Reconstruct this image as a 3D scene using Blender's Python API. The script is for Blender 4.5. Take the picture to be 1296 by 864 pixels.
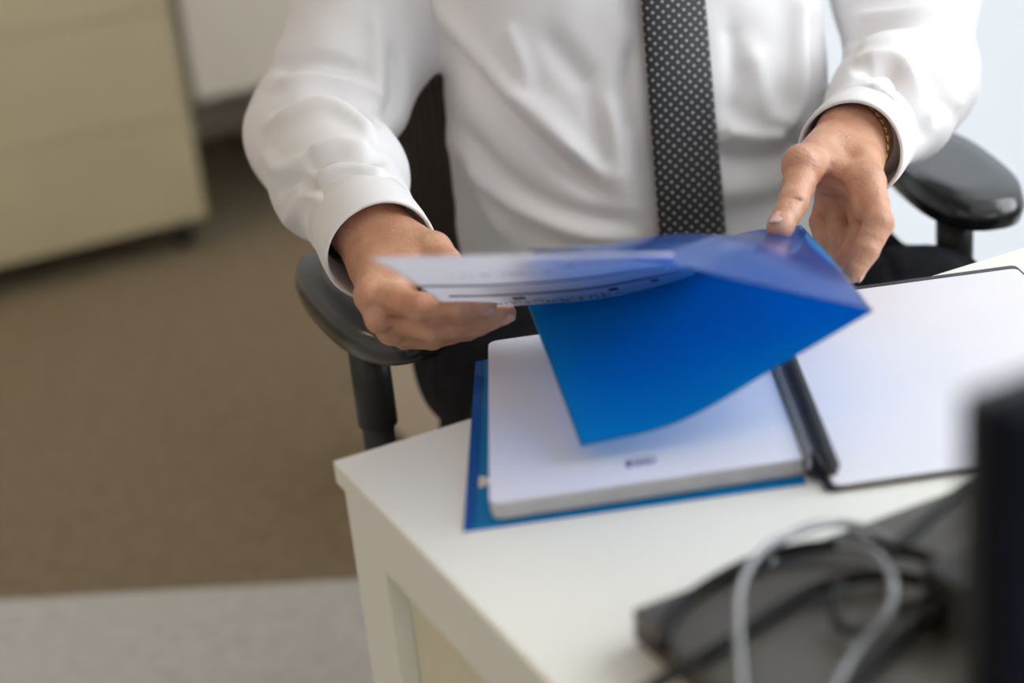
import bpy, bmesh, math, random
import numpy as np
from mathutils import Vector, Matrix
from mathutils.bvhtree import BVHTree

for o in list(bpy.data.objects):
    bpy.data.objects.remove(o, do_unlink=True)
random.seed(4); rng = np.random.default_rng(4)
scn = bpy.context.scene
col = scn.collection

# ------------------------------------------------------------------ camera
FPX = 2200.0; PITCH = math.radians(23.5); ROLL = math.radians(6.0)
CAM = np.array([0.0, 0.0, 1.2931])
FWD = np.array([0.0, math.cos(PITCH), -math.sin(PITCH)])
_r = np.array([1.0, 0, 0]); _u = np.cross(_r, FWD)
RGT = _r*math.cos(ROLL) - _u*math.sin(ROLL)
UPV = np.cross(RGT, FWD)
cd = bpy.data.cameras.new('camera'); cam = bpy.data.objects.new('camera', cd); col.objects.link(cam)
cd.sensor_width = 36.0; cd.lens = FPX/1296*36.0
cd.clip_start = 0.05
cd.dof.use_dof = True; cd.dof.focus_distance = 1.43; cd.dof.aperture_fstop = 2.3
M4 = Matrix.Identity(4)
for i in range(3):
    M4[i][0] = RGT[i]; M4[i][1] = UPV[i]; M4[i][2] = -FWD[i]; M4[i][3] = CAM[i]
cam.matrix_world = M4
scn.camera = cam

# ------------------------------------------------------------------ view, world
vs = scn.view_settings
vs.view_transform = 'Standard'; vs.look = 'None'; vs.gamma = 1.0; vs.use_curve_mapping = False
vs.exposure = 0.13
w = bpy.data.worlds.new('world'); scn.world = w; w.use_nodes = True
bg = w.node_tree.nodes['Background']
bg.inputs[0].default_value = (0.86, 0.93, 1.0, 1); bg.inputs[1].default_value = 3.1

# desk-aligned room frame: origin at the desk corner, u along the desk's long edge, v away from the camera
CORN = np.array([-0.13695, 1.11534]); ANG = math.radians(24.6)
E1 = np.array([math.cos(ANG), math.sin(ANG)]); E2 = np.array([-math.sin(ANG), math.cos(ANG)])
def UV(u, v, z=0.0):
    p = CORN + u*E1 + v*E2
    return np.array([p[0], p[1], z])

def area_light(name, loc, direction, sx, sy, power, color):
    ld = bpy.data.lights.new(name, 'AREA'); ld.shape = 'RECTANGLE'; ld.size = sx; ld.size_y = sy
    ld.energy = power; ld.color = color
    lo = bpy.data.objects.new(name, ld); col.objects.link(lo)
    lo.location = Vector(loc)
    lo.rotation_euler = Vector(direction).to_track_quat('-Z', 'Z').to_euler()
    return lo
U_R = 1.35; U_L = -3.4; V_B = 4.3; V_F = -3.0; ZC = 2.65
W1 = (-1.10, 0.02, 0.85, 2.4)      # window in the right wall: v range, z range
W3 = (0.10, 3.9, 0.06, 2.4)        # added tall window with white blind, brightens the right wall and backlights
W2 = (-0.6, 0.7, 0.9, 2.2)        # added fill window in the wall behind the camera: u range, z range
area_light('window_daylight_right', UV(U_R-0.06, (W1[0]+W1[1])/2, (W1[2]+W1[3])/2), (-E1[0], -E1[1], -0.12), W1[1]-W1[0], W1[3]-W1[2], 21, (0.92, 0.96, 1.0))
area_light('window_daylight_front', UV((W2[0]+W2[1])/2, V_F+0.06, (W2[2]+W2[3])/2), (E2[0], E2[1], -0.12), W2[1]-W2[0], W2[3]-W2[2], 3, (0.92, 0.96, 1.0))  # added fill from behind the camera, lights the front and the right wall

# ------------------------------------------------------------------ pixel helpers (photo 1296x864)
def ray(px, py):
    return FWD + RGT*((px-648.0)/FPX) - UPV*((py-432.0)/FPX)
def P(px, py, d):
    return CAM + ray(px, py)*d
def PZ(px, py, z):
    r = ray(px, py); return CAM + r*((z-CAM[2])/r[2])
def project(V):
    D = V - CAM; dep = D@FWD
    return 648.0 + FPX*(D@RGT)/dep, 432.0 - FPX*(D@UPV)/dep, dep

# ------------------------------------------------------------------ materials
def mat(name, color, rough=0.5, metal=0.0, var=0.0, vscale=20.0, bump=0.0, bscale=200.0, spec=0.5, sss=0.0, coat=0.0, sheen=0.0, color2=None):
    m = bpy.data.materials.new(name); m.use_nodes = True
    nt = m.node_tree; b = nt.nodes['Principled BSDF']
    b.inputs['Base Color'].default_value = (*color, 1); b.inputs['Roughness'].default_value = rough
    b.inputs['Metallic'].default_value = metal; b.inputs['Specular IOR Level'].default_value = spec
    if coat: b.inputs['Coat Weight'].default_value = coat; b.inputs['Coat Roughness'].default_value = 0.15
    if sheen: b.inputs['Sheen Weight'].default_value = sheen
    if sss:
        b.inputs['Subsurface Weight'].default_value = sss
        b.inputs['Subsurface Radius'].default_value = (0.010, 0.004, 0.002); b.inputs['Subsurface Scale'].default_value = 0.6
    tc = nt.nodes.new('ShaderNodeTexCoord')
    if var or color2:
        n = nt.nodes.new('ShaderNodeTexNoise'); n.inputs['Scale'].default_value = vscale; n.inputs['Detail'].default_value = 5
        nt.links.new(tc.outputs['Object'], n.inputs['Vector'])
        mx = nt.nodes.new('ShaderNodeMix'); mx.data_type = 'RGBA'
        c2 = color2 if color2 else tuple(max(0, c*(1-var)) for c in color)
        mx.inputs['A'].default_value = (*color, 1); mx.inputs['B'].default_value = (*c2, 1)
        rp = nt.nodes.new('ShaderNodeMapRange'); rp.inputs['From Min'].default_value = 0.35; rp.inputs['From Max'].default_value = 0.65
        nt.links.new(n.outputs['Fac'], rp.inputs['Value']); nt.links.new(rp.outputs['Result'], mx.inputs['Factor'])
        nt.links.new(mx.outputs['Result'], b.inputs['Base Color'])
    if bump:
        n2 = nt.nodes.new('ShaderNodeTexNoise'); n2.inputs['Scale'].default_value = bscale; n2.inputs['Detail'].default_value = 3
        nt.links.new(tc.outputs['Object'], n2.inputs['Vector'])
        bp = nt.nodes.new('ShaderNodeBump'); bp.inputs['Strength'].default_value = bump; bp.inputs['Distance'].default_value = 0.002
        nt.links.new(n2.outputs['Fac'], bp.inputs['Height']); nt.links.new(bp.outputs['Normal'], b.inputs['Normal'])
    return m

MT = {}
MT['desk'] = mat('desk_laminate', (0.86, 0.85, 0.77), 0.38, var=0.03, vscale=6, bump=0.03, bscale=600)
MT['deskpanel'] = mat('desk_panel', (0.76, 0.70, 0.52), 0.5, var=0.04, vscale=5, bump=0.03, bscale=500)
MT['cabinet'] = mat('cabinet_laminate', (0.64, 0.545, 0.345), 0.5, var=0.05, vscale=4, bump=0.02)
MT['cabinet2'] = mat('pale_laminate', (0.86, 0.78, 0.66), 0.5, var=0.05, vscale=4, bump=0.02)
MT['black'] = mat('black_plastic', (0.018, 0.018, 0.018), 0.42, var=0.2, vscale=40, bump=0.08, bscale=900)
MT['pad'] = mat('armrest_rubber', (0.022, 0.022, 0.022), 0.22, var=0.2, vscale=40, bump=0.05, bscale=900, spec=0.9)
MT['seat'] = mat('black_seat_fabric', (0.010, 0.010, 0.010), 0.95, spec=0.1, var=0.3, vscale=120, bump=0.3, bscale=900)
MT['shirt'] = mat('white_cotton', (0.82, 0.80, 0.80), 0.75, var=0.02, vscale=30, bump=0.06, bscale=1500, sheen=0.15)
MT['trouser'] = mat('charcoal_wool', (0.020, 0.021, 0.026), 0.95, var=0.35, vscale=60, bump=0.25, bscale=1200, spec=0.1)
MT['skin'] = mat('skin', (0.62, 0.34, 0.21), 0.42, color2=(0.54, 0.25, 0.15), vscale=45, bump=0.45, bscale=380, sss=0.12, spec=0.5)
MT['nail'] = mat('nail', (0.72, 0.45, 0.38), 0.28, var=0.05, vscale=60, sss=0.1)
MT['hair'] = mat('hair', (0.05, 0.035, 0.025), 0.6, var=0.4, vscale=150, bump=0.5, bscale=300)
MT['shoe'] = mat('black_leather', (0.012, 0.011, 0.010), 0.3, var=0.2, bump=0.1, bscale=300)
MT['belt'] = mat('belt_leather', (0.015, 0.013, 0.012), 0.4, var=0.2, bump=0.15, bscale=300)
MT['gold'] = mat('gold_links', (0.55, 0.40, 0.18), 0.3, metal=1.0, var=0.2, vscale=200)
MT['page'] = mat('page_paper', (0.80, 0.79, 0.84), 0.7, var=0.015, vscale=12, bump=0.03, bscale=700)
MT['pagedge'] = mat('page_edges', (0.74, 0.72, 0.72), 0.8, var=0.1, vscale=60)
MT['cover'] = mat('black_cover', (0.05, 0.045, 0.055), 0.45, var=0.1, bump=0.1, bscale=700)
MT['coil'] = mat('coil_black', (0.012, 0.014, 0.025), 0.35, var=0.1)
MT['ink'] = mat('dark_blue_ink', (0.10, 0.10, 0.36), 0.7, var=0.3, vscale=500)
MT['faintink'] = mat('faint_ink', (0.74, 0.75, 0.82), 0.7, var=0.1, vscale=500)
MT['laptop'] = mat('laptop_shell', (0.10, 0.093, 0.078), 0.36, var=0.15, vscale=25, bump=0.04, bscale=800)
MT['laptopside'] = mat('laptop_side', (0.06, 0.035, 0.022), 0.45, var=0.2)
MT['monitor'] = mat('monitor_shell', (0.005, 0.007, 0.014), 0.9, spec=0.15, var=0.1, bump=0.04, bscale=900)
MT['screen'] = mat('monitor_screen', (0.01, 0.01, 0.012), 0.2, var=0.05)
MT['cableb'] = mat('black_cable', (0.010, 0.010, 0.010), 0.65, spec=0.25, var=0.1)
MT['cableg'] = mat('grey_cable', (0.26, 0.27, 0.28), 0.18, var=0.1, spec=0.7)
MT['wall'] = mat('wall_paint', (0.86, 0.88, 0.89), 0.9, var=0.015, vscale=2, bump=0.05, bscale=300)
MT['ceiling'] = mat('ceiling_paint', (0.85, 0.84, 0.82), 0.9, var=0.02, vscale=2, bump=0.05, bscale=200)
MT['frame'] = mat('window_frame_white', (0.85, 0.86, 0.86), 0.4, var=0.02)
MT['skirting'] = mat('skirting', (0.75, 0.75, 0.73), 0.5, var=0.03)
MT['dark'] = mat('dark_void', (0.02, 0.02, 0.02), 0.7, var=0.2)
MT['rubber'] = mat('caster_rubber', (0.02, 0.02, 0.02), 0.6, var=0.2)
MT['steel'] = mat('steel', (0.6, 0.6, 0.6), 0.3, metal=1.0, var=0.1)
MT['carpetb'] = mat('brown_carpet', (0.265, 0.207, 0.130), 1.0, color2=(0.21, 0.162, 0.10), vscale=35, bump=0.6, bscale=350)
MT['carpetg'] = mat('grey_carpet', (0.62, 0.61, 0.59), 1.0, color2=(0.54, 0.54, 0.53), vscale=35, bump=0.6, bscale=350)

def emit_mat(name, color, strength):
    m = bpy.data.materials.new(name); m.use_nodes = True; nt = m.node_tree
    nt.nodes.clear(); o = nt.nodes.new('ShaderNodeOutputMaterial'); e = nt.nodes.new('ShaderNodeEmission')
    e.inputs[0].default_value = (*color, 1); e.inputs[1].default_value = strength
    nt.links.new(e.outputs[0], o.inputs[0]); return m
MT['lamp'] = emit_mat('lamp_diffuser', (1.0, 0.72, 0.42), 7.5)

def glass_mat():
    m = bpy.data.materials.new('window_glass'); m.use_nodes = True; nt = m.node_tree; nt.nodes.clear()
    o = nt.nodes.new('ShaderNodeOutputMaterial'); t = nt.nodes.new('ShaderNodeBsdfTransparent'); g = nt.nodes.new('ShaderNodeBsdfGlossy')
    g.inputs['Roughness'].default_value = 0.02
    f = nt.nodes.new('ShaderNodeFresnel'); f.inputs[0].default_value = 1.45; mx = nt.nodes.new('ShaderNodeMixShader')
    nt.links.new(f.outputs[0], mx.inputs[0]); nt.links.new(t.outputs[0], mx.inputs[1]); nt.links.new(g.outputs[0], mx.inputs[2]); nt.links.new(mx.outputs[0], o.inputs[0])
    return m
MT['glass'] = glass_mat()
def blind_mat():
    m = mat('blind_fabric', (0.9, 0.9, 0.9), 0.9, bump=0.1, bscale=900); nt = m.node_tree
    t = nt.nodes.new('ShaderNodeBsdfTranslucent'); t.inputs[0].default_value = (0.93, 0.94, 0.95, 1)
    mx = nt.nodes.new('ShaderNodeMixShader'); mx.inputs[0].default_value = 0.7
    nt.links.new(nt.nodes['Principled BSDF'].outputs[0], mx.inputs[1]); nt.links.new(t.outputs[0], mx.inputs[2]); nt.links.new(mx.outputs[0], nt.nodes['Material Output'].inputs[0])
    return m
MT['blind'] = blind_mat()

def film_mat(name, tint, diff, body, gloss_rough=0.22):
    m = bpy.data.materials.new(name); m.use_nodes = True; nt = m.node_tree; nt.nodes.clear()
    N = nt.nodes.new; L = nt.links.new
    o = N('ShaderNodeOutputMaterial'); t = N('ShaderNodeBsdfTransparent'); t.inputs[0].default_value = (*tint, 1)
    d = N('ShaderNodeBsdfDiffuse'); d.inputs[0].default_value = (*diff, 1)
    tl = N('ShaderNodeBsdfTranslucent'); tl.inputs[0].default_value = (*diff, 1)
    tc = N('ShaderNodeTexCoord'); n = N('ShaderNodeTexNoise'); n.inputs['Scale'].default_value = 300
    L(tc.outputs['Object'], n.inputs['Vector'])
    bp = N('ShaderNodeBump'); bp.inputs['Strength'].default_value = 0.04; L(n.outputs['Fac'], bp.inputs['Height'])
    m1 = N('ShaderNodeMixShader'); m1.inputs[0].default_value = 0.4; L(d.outputs[0], m1.inputs[1]); L(tl.outputs[0], m1.inputs[2])
    m2 = N('ShaderNodeMixShader'); m2.inputs[0].default_value = body; L(t.outputs[0], m2.inputs[1]); L(m1.outputs[0], m2.inputs[2])
    g = N('ShaderNodeBsdfGlossy'); g.inputs['Roughness'].default_value = gloss_rough; g.inputs[0].default_value = (0.72, 0.78, 1.0, 1); L(bp.outputs[0], g.inputs['Normal'])
    f = N('ShaderNodeFresnel'); f.inputs[0].default_value = 1.22
    m3 = N('ShaderNodeMixShader'); L(f.outputs[0], m3.inputs[0]); L(m2.outputs[0], m3.inputs[1]); L(g.outputs[0], m3.inputs[2]); L(m3.outputs[0], o.inputs[0])
    return m
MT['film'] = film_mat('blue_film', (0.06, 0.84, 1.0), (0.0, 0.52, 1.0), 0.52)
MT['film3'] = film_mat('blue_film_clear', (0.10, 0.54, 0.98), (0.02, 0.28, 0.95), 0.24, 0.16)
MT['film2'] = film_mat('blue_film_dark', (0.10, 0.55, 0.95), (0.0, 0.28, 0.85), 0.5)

def tie_mat():
    m = mat('dotted_silk', (0.016, 0.016, 0.018), 0.6, bump=0.1, bscale=1500, sheen=0.1)
    nt = m.node_tree; b = nt.nodes['Principled BSDF']; N = nt.nodes.new; L = nt.links.new
    uv = N('ShaderNodeUVMap'); mp = N('ShaderNodeMapping'); mp.inputs['Rotation'].default_value = (0, 0, math.radians(45)); mp.inputs['Scale'].default_value = (137, 137, 1)
    L(uv.outputs[0], mp.inputs['Vector'])
    fr = N('ShaderNodeVectorMath'); fr.operation = 'FRACTION'; L(mp.outputs[0], fr.inputs[0])
    sb = N('ShaderNodeVectorMath'); sb.operation = 'SUBTRACT'; sb.inputs[1].default_value = (0.5, 0.5, 0); L(fr.outputs[0], sb.inputs[0])
    ml = N('ShaderNodeVectorMath'); ml.operation = 'MULTIPLY'; ml.inputs[1].default_value = (1, 1, 0); L(sb.outputs[0], ml.inputs[0])
    ln = N('ShaderNodeVectorMath'); ln.operation = 'LENGTH'; L(ml.outputs[0], ln.inputs[0])
    mr = N('ShaderNodeMapRange'); mr.inputs['From Min'].default_value = 0.14; mr.inputs['From Max'].default_value = 0.22; mr.inputs['To Min'].default_value = 1; mr.inputs['To Max'].default_value = 0
    L(ln.outputs['Value'], mr.inputs['Value'])
    mx = N('ShaderNodeMix'); mx.data_type = 'RGBA'; mx.inputs['A'].default_value = (0.014, 0.014, 0.016, 1); mx.inputs['B'].default_value = (0.45, 0.45, 0.44, 1)
    L(mr.outputs['Result'], mx.inputs['Factor']); L(mx.outputs['Result'], b.inputs['Base Color'])
    return m
MT['tie'] = tie_mat()

def mesh_weave_mat():
    m = mat('chair_mesh_weave', (0.022, 0.019, 0.014), 0.8)
    nt = m.node_tree; b = nt.nodes['Principled BSDF']; N = nt.nodes.new; L = nt.links.new
    uv = N('ShaderNodeUVMap'); mp = N('ShaderNodeMapping'); mp.inputs['Scale'].default_value = (230, 150, 1); L(uv.outputs[0], mp.inputs['Vector'])
    wv = N('ShaderNodeTexWave'); wv.inputs['Scale'].default_value = 0.16; wv.inputs['Distortion'].default_value = 0.4; L(mp.outputs[0], wv.inputs['Vector'])
    mx = N('ShaderNodeMix'); mx.data_type = 'RGBA'; mx.inputs['A'].default_value = (0.012, 0.011, 0.010, 1); mx.inputs['B'].default_value = (0.16, 0.125, 0.085, 1)
    L(wv.outputs['Fac'], mx.inputs['Factor']); L(mx.outputs['Result'], b.inputs['Base Color'])
    bp = N('ShaderNodeBump'); bp.inputs['Strength'].default_value = 0.5; bp.inputs['Distance'].default_value = 0.002; L(wv.outputs['Fac'], bp.inputs['Height']); L(bp.outputs[0], b.inputs['Normal'])
    return m
MT['weave'] = mesh_weave_mat()

def print_mat():
    # printed form: ruled lines and rows of broken text, laid out in the sheet's own UV (metres)
    m = mat('printed_paper', (0.86, 0.86, 0.93), 0.6, bump=0.02, bscale=600)
    nt = m.node_tree; b = nt.nodes['Principled BSDF']; N = nt.nodes.new; L = nt.links.new
    uv = N('ShaderNodeUVMap'); sp = N('ShaderNodeSeparateXYZ'); L(uv.outputs[0], sp.inputs[0])
    def math_(op, a, bv, c=None):
        n = N('ShaderNodeMath'); n.operation = op
        for i, x in enumerate((a, bv, c)):
            if x is None: continue
            if isinstance(x, (int, float)): n.inputs[i].default_value = x
            else: L(x, n.inputs[i])
        return n.outputs[0]
    X, Y = sp.outputs[0], sp.outputs[1]
    def band(v, c, h_):                     # 1 inside |v-c|<h
        return math_('LESS_THAN', math_('ABSOLUTE', math_('SUBTRACT', v, c), None), h_)
    acc = None
    def add(f):
        nonlocal acc
        acc = f if acc is None else math_('MAXIMUM', acc, f)
    def both(a, c): return math_('MULTIPLY', a, c)
    for y, th, x0, x1 in ((0.052, 0.0035, 0.012, 0.200), (0.098, 0.0035, 0.0, 0.19)):
        add(both(band(Y, y, th), band(X, (x0+x1)/2, (x1-x0)/2)))
    for x in (0.060, 0.125, 0.165):
        add(both(band(Y, 0.034, 0.006), band(X, x, 0.0042)))
    ns = N('ShaderNodeTexNoise'); ns.inputs['Scale'].default_value = 1.0; ns.inputs['Detail'].default_value = 3
    mp = N('ShaderNodeMapping'); mp.inputs['Scale'].default_value = (420, 60, 1); L(uv.outputs[0], mp.inputs['Vector']); L(mp.outputs[0], ns.inputs['Vector'])
    tx = math_('GREATER_THAN', ns.outputs['Fac'], 0.52)
    for y, th, x0, x1, k in ((0.013, 0.005, 0.03, 0.13, 0.75), (0.022, 0.003, 0.05, 0.12, 0.5), (0.170, 0.010, 0.11, 0.195, 0.65), (0.215, 0.008, 0.02, 0.12, 0.12), (0.14, 0.006, 0.03, 0.10, 0.25)):
        add(math_('MULTIPLY', both(tx, both(band(Y, y, th), band(X, (x0+x1)/2, (x1-x0)/2))), k))
    mx = N('ShaderNodeMix'); mx.data_type = 'RGBA'; mx.inputs['A'].default_value = (0.90, 0.90, 0.95, 1); mx.inputs['B'].default_value = (0.05, 0.05, 0.10, 1)
    L(acc, mx.inputs['Factor']); L(mx.outputs['Result'], b.inputs['Base Color'])
    # thin paper lets some light through
    out = nt.nodes['Material Output']; tl = N('ShaderNodeBsdfTranslucent'); L(mx.outputs['Result'], tl.inputs[0])
    ms = N('ShaderNodeMixShader'); ms.inputs[0].default_value = 0.6; L(b.outputs[0], ms.inputs[1]); L(tl.outputs[0], ms.inputs[2]); L(ms.outputs[0], out.inputs[0])
    return m
MT['print'] = print_mat()

# ------------------------------------------------------------------ object helpers
def link_mesh(name, verts, faces, material, parent=None, smooth=False, uvs=None):
    me = bpy.data.meshes.new(name)
    me.from_pydata([tuple(map(float, v)) for v in verts], [], [tuple(int(i) for i in f) for f in faces])
    if uvs is not None:
        l = me.uv_layers.new(name='UVMap')
        uvs = np.asarray(uvs, dtype=np.float32)
        idx = np.empty(len(me.loops), dtype=np.int32); me.loops.foreach_get('vertex_index', idx)
        l.data.foreach_set('uv', uvs[idx].ravel())
    me.update()
    o = bpy.data.objects.new(name, me); col.objects.link(o)
    if material: me.materials.append(MT[material])
    if parent is not None: o.parent = parent
    if smooth: me.polygons.foreach_set('use_smooth', [True]*len(me.polygons))
    return o
def thing(name, label, cat, loc=(0, 0, 0), rz=0.0, group=None):
    o = bpy.data.objects.new(name, None); col.objects.link(o); o.empty_display_size = 0.1
    o.location = Vector(loc); o.rotation_euler = (0, 0, rz)
    o['label'] = label; o['category'] = cat
    if group: o['group'] = group
    return o
def tag(o, label, cat, group=None):
    o['label'] = label; o['category'] = cat
    if group: o['group'] = group
    return o
def bm_obj(name, bm, material, parent=None, smooth=False):
    me = bpy.data.meshes.new(name); bm.normal_update(); bm.to_mesh(me); bm.free()
    o = bpy.data.objects.new(name, me); col.objects.link(o)
    if material: me.materials.append(MT[material])
    if parent is not None: o.parent = parent
    if smooth: me.polygons.foreach_set('use_smooth', [True]*len(me.polygons))
    return o
def box(bm, x0, x1, y0, y1, z0, z1, bev=0.0):
    r = bmesh.ops.create_cube(bm, size=1.0)
    vs_ = r['verts']
    for v in vs_:
        v.co = Vector((x0+(v.co.x+.5)*(x1-x0), y0+(v.co.y+.5)*(y1-y0), z0+(v.co.z+.5)*(z1-z0)))
    if bev:
        es = list({e for v in vs_ for e in v.link_edges})
        bmesh.ops.bevel(bm, geom=es, offset=bev, segments=2, affect='EDGES', profile=0.6)
def box_obj(name, dims, material, parent=None, bev=0.0):
    bm = bmesh.new(); box(bm, *dims, bev=bev); return bm_obj(name, bm, material, parent)
def struct(o):
    o['kind'] = 'structure'; return o
def catmull(pts, n):
    pts = np.asarray(pts, float); k = len(pts)
    ext = np.vstack([2*pts[0]-pts[1], pts, 2*pts[-1]-pts[-2]])
    out = []
    ts = np.linspace(0, k-1, n)
    for t in ts:
        i = min(int(t), k-2); s = t-i
        p0, p1, p2, p3 = ext[i], ext[i+1], ext[i+2], ext[i+3]
        out.append(0.5*((2*p1)+(-p0+p2)*s+(2*p0-5*p1+4*p2-p3)*s*s+(-p0+3*p1-3*p2+p3)*s**3))
    return np.array(out)
def tube(pts, radii, n=12, cap=True):
    pts = np.asarray(pts, float); k = len(pts)
    radii = np.broadcast_to(np.asarray(radii, float), (k,))
    T = np.gradient(pts, axis=0); T /= np.linalg.norm(T, axis=1)[:, None]
    up = np.array([0, 0, 1.0]) if abs(T[0][2]) < 0.9 else np.array([1.0, 0, 0])
    V = []; F = []; a = np.cross(T[0], up); a /= np.linalg.norm(a)
    for i in range(k):
        a = a - T[i]*(a@T[i]); a /= np.linalg.norm(a); b = np.cross(T[i], a)
        for j in range(n):
            th = 2*math.pi*j/n; V.append(pts[i]+radii[i]*(a*math.cos(th)+b*math.sin(th)))
    for i in range(k-1):
        for j in range(n):
            F.append((i*n+j, i*n+(j+1) % n, (i+1)*n+(j+1) % n, (i+1)*n+j))
    if cap:
        F.append(tuple(reversed(range(n)))); F.append(tuple((k-1)*n+j for j in range(n)))
    return V, F
def patch(ctrl, nu, nv):
    """smooth surface through rows of points; returns grid [nv][nu][3]"""
    rows = [catmull(r, nu) for r in ctrl]
    return np.stack([catmull([r[i] for r in rows], nv) for i in range(nu)], axis=1)
def grid_obj(name, G, material, parent=None, thick=0.0003, uv_size=None):
    nv, nu, _ = G.shape
    V = G.reshape(-1, 3); F = [(j*nu+i, j*nu+i+1, (j+1)*nu+i+1, (j+1)*nu+i) for j in range(nv-1) for i in range(nu-1)]
    us = None
    if uv_size:
        us = [(i/(nu-1)*uv_size[0], j/(nv-1)*uv_size[1]) for j in range(nv) for i in range(nu)]
    o = link_mesh(name, V, F, material, parent, True, us)
    if thick:
        s = o.modifiers.new('thickness', 'SOLIDIFY'); s.thickness = thick; s.offset = 0
    return o

# ------------------------------------------------------------------ signed distance modelling
class Field:
    def __init__(self, lo, hi, h):
        self.lo = np.array(lo, float); self.h = h
        self.n = np.ceil((np.array(hi)-self.lo)/h).astype(int)+1
        self.f = np.full(self.n, 0.5, np.float32)
    def sub(self, lo, hi):
        a = np.clip(np.floor((np.array(lo)-self.lo)/self.h).astype(int), 0, self.n-1)
        b = np.clip(np.ceil((np.array(hi)-self.lo)/self.h).astype(int)+1, 1, self.n)
        if np.any(b <= a): return None
        sl = tuple(slice(a[i], b[i]) for i in range(3))
        ax = [(self.lo[i]+self.h*np.arange(a[i], b[i])).astype(np.float32) for i in range(3)]
        return sl, ax[0][:, None, None], ax[1][None, :, None], ax[2][None, None, :]
    def union(self, sl, d, k):
        f = self.f[sl]
        if k > 0:
            hh = np.maximum(k-np.abs(f-d), 0)/k
            self.f[sl] = np.minimum(f, d)-hh*hh*k*0.25
        else: self.f[sl] = np.minimum(f, d)
    def carve(self, sl, d, k):
        f = self.f[sl]; hh = np.maximum(k-np.abs(f+d), 0)/k
        self.f[sl] = np.maximum(f, -d)+hh*hh*k*0.25
    def cone(self, a, b, ra, rb, k=0.006, cut=False):
        a = np.array(a, float); b = np.array(b, float); m = max(ra, rb)+k+4*self.h+0.012
        s = self.sub(np.minimum(a, b)-m, np.maximum(a, b)+m)
        if s is None: return
        sl, X, Y, Z = s; ab = b-a; L2 = max(ab@ab, 1e-12)
        t = np.clip(((X-a[0])*ab[0]+(Y-a[1])*ab[1]+(Z-a[2])*ab[2])/L2, 0, 1).astype(np.float32)
        d = np.sqrt((X-a[0]-t*ab[0])**2+(Y-a[1]-t*ab[1])**2+(Z-a[2]-t*ab[2])**2)-(ra+(rb-ra)*t)
        (self.carve if cut else self.union)(sl, d.astype(np.float32), k)
    def chain(self, pts, rad, k=0.006):
        for i in range(len(pts)-1): self.cone(pts[i], pts[i+1], rad[i], rad[i+1], k)
    def ell(self, c, r, axes=None, k=0.01):
        c = np.array(c, float); r = np.array(r, float); m = r.max()+k+4*self.h+0.012
        s = self.sub(c-m, c+m)
        if s is None: return
        sl, X, Y, Z = s
        A = np.eye(3) if axes is None else np.array(axes)
        dx, dy, dz = X-c[0], Y-c[1], Z-c[2]
        q = [(A[i][0]*dx+A[i][1]*dy+A[i][2]*dz) for i in range(3)]
        k0 = np.sqrt(sum((q[i]/r[i])**2 for i in range(3))); k1 = np.sqrt(sum((q[i]/r[i]**2)**2 for i in range(3)))+1e-6
        self.union(sl, (k0*(k0-1)/k1).astype(np.float32), k)
    def mesh(self):
        f = self.f; h = self.h; s = f < 0
        n = np.array(f.shape)-1
        cnt = np.zeros(n, np.int8)
        for dx in (0, 1):
            for dy in (0, 1):
                for dz in (0, 1): cnt += s[dx:dx+n[0], dy:dy+n[1], dz:dz+n[2]]
        act = (cnt > 0) & (cnt < 8)
        I = np.argwhere(act); idx = -np.ones(n, np.int64); idx[act] = np.arange(len(I))
        acc = np.zeros((len(I), 3)); num = np.zeros(len(I))
        corners = [(x, y, z) for x in (0, 1) for y in (0, 1) for z in (0, 1)]
        for c in corners:
            for a in range(3):
                if c[a] == 0:
                    c2 = list(c); c2[a] = 1
                    f0 = f[I[:, 0]+c[0], I[:, 1]+c[1], I[:, 2]+c[2]]; f1 = f[I[:, 0]+c2[0], I[:, 1]+c2[1], I[:, 2]+c2[2]]
                    x = (f0 < 0) != (f1 < 0)
                    t = np.where(x, f0/np.where(x, f0-f1, 1), 0)
                    p = np.tile(np.array(c, float), (len(I), 1)); p[:, a] = t
                    acc[x] += p[x]; num[x] += 1
        V = self.lo+h*(I+acc/num[:, None])
        quads = []
        for a in range(3):
            b, c = (a+1) % 3, (a+2) % 3
            sl0 = [slice(None)]*3; sl1 = [slice(None)]*3; sl0[a] = slice(0, -1); sl1[a] = slice(1, None)
            ch = s[tuple(sl0)] != s[tuple(sl1)]
            E = np.argwhere(ch)
            E = E[(E[:, b] > 0) & (E[:, c] > 0) & (E[:, b] < n[b]) & (E[:, c] < n[c])]
            def cell(db, dc):
                J = E.copy(); J[:, b] -= db; J[:, c] -= dc; return idx[J[:, 0], J[:, 1], J[:, 2]]
            q = np.stack([cell(1, 1), cell(0, 1), cell(0, 0), cell(1, 0)], 1)
            ins = s[E[:, 0], E[:, 1], E[:, 2]]
            q[~ins] = q[~ins][:, ::-1]
            quads.append(q)
        return V, np.vstack(quads)
def vnormals(V, Q):
    N = np.zeros_like(V); d1 = V[Q[:, 2]]-V[Q[:, 0]]; d2 = V[Q[:, 3]]-V[Q[:, 1]]; fn = np.cross(d1, d2)
    for i in range(4): np.add.at(N, Q[:, i], fn)
    return N/(np.linalg.norm(N, axis=1)[:, None]+1e-12)
def smooth_mesh(V, Q, it=2, lam=0.5):
    V = V.copy()
    for _ in range(it):
        A = np.zeros_like(V); c = np.zeros(len(V))
        for i in range(4):
            a, b = Q[:, i], Q[:, (i+1) % 4]
            np.add.at(A, a, V[b]); np.add.at(A, b, V[a]); np.add.at(c, a, 1); np.add.at(c, b, 1)
        V += lam*(A/c[:, None]-V)
    return V
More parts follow.
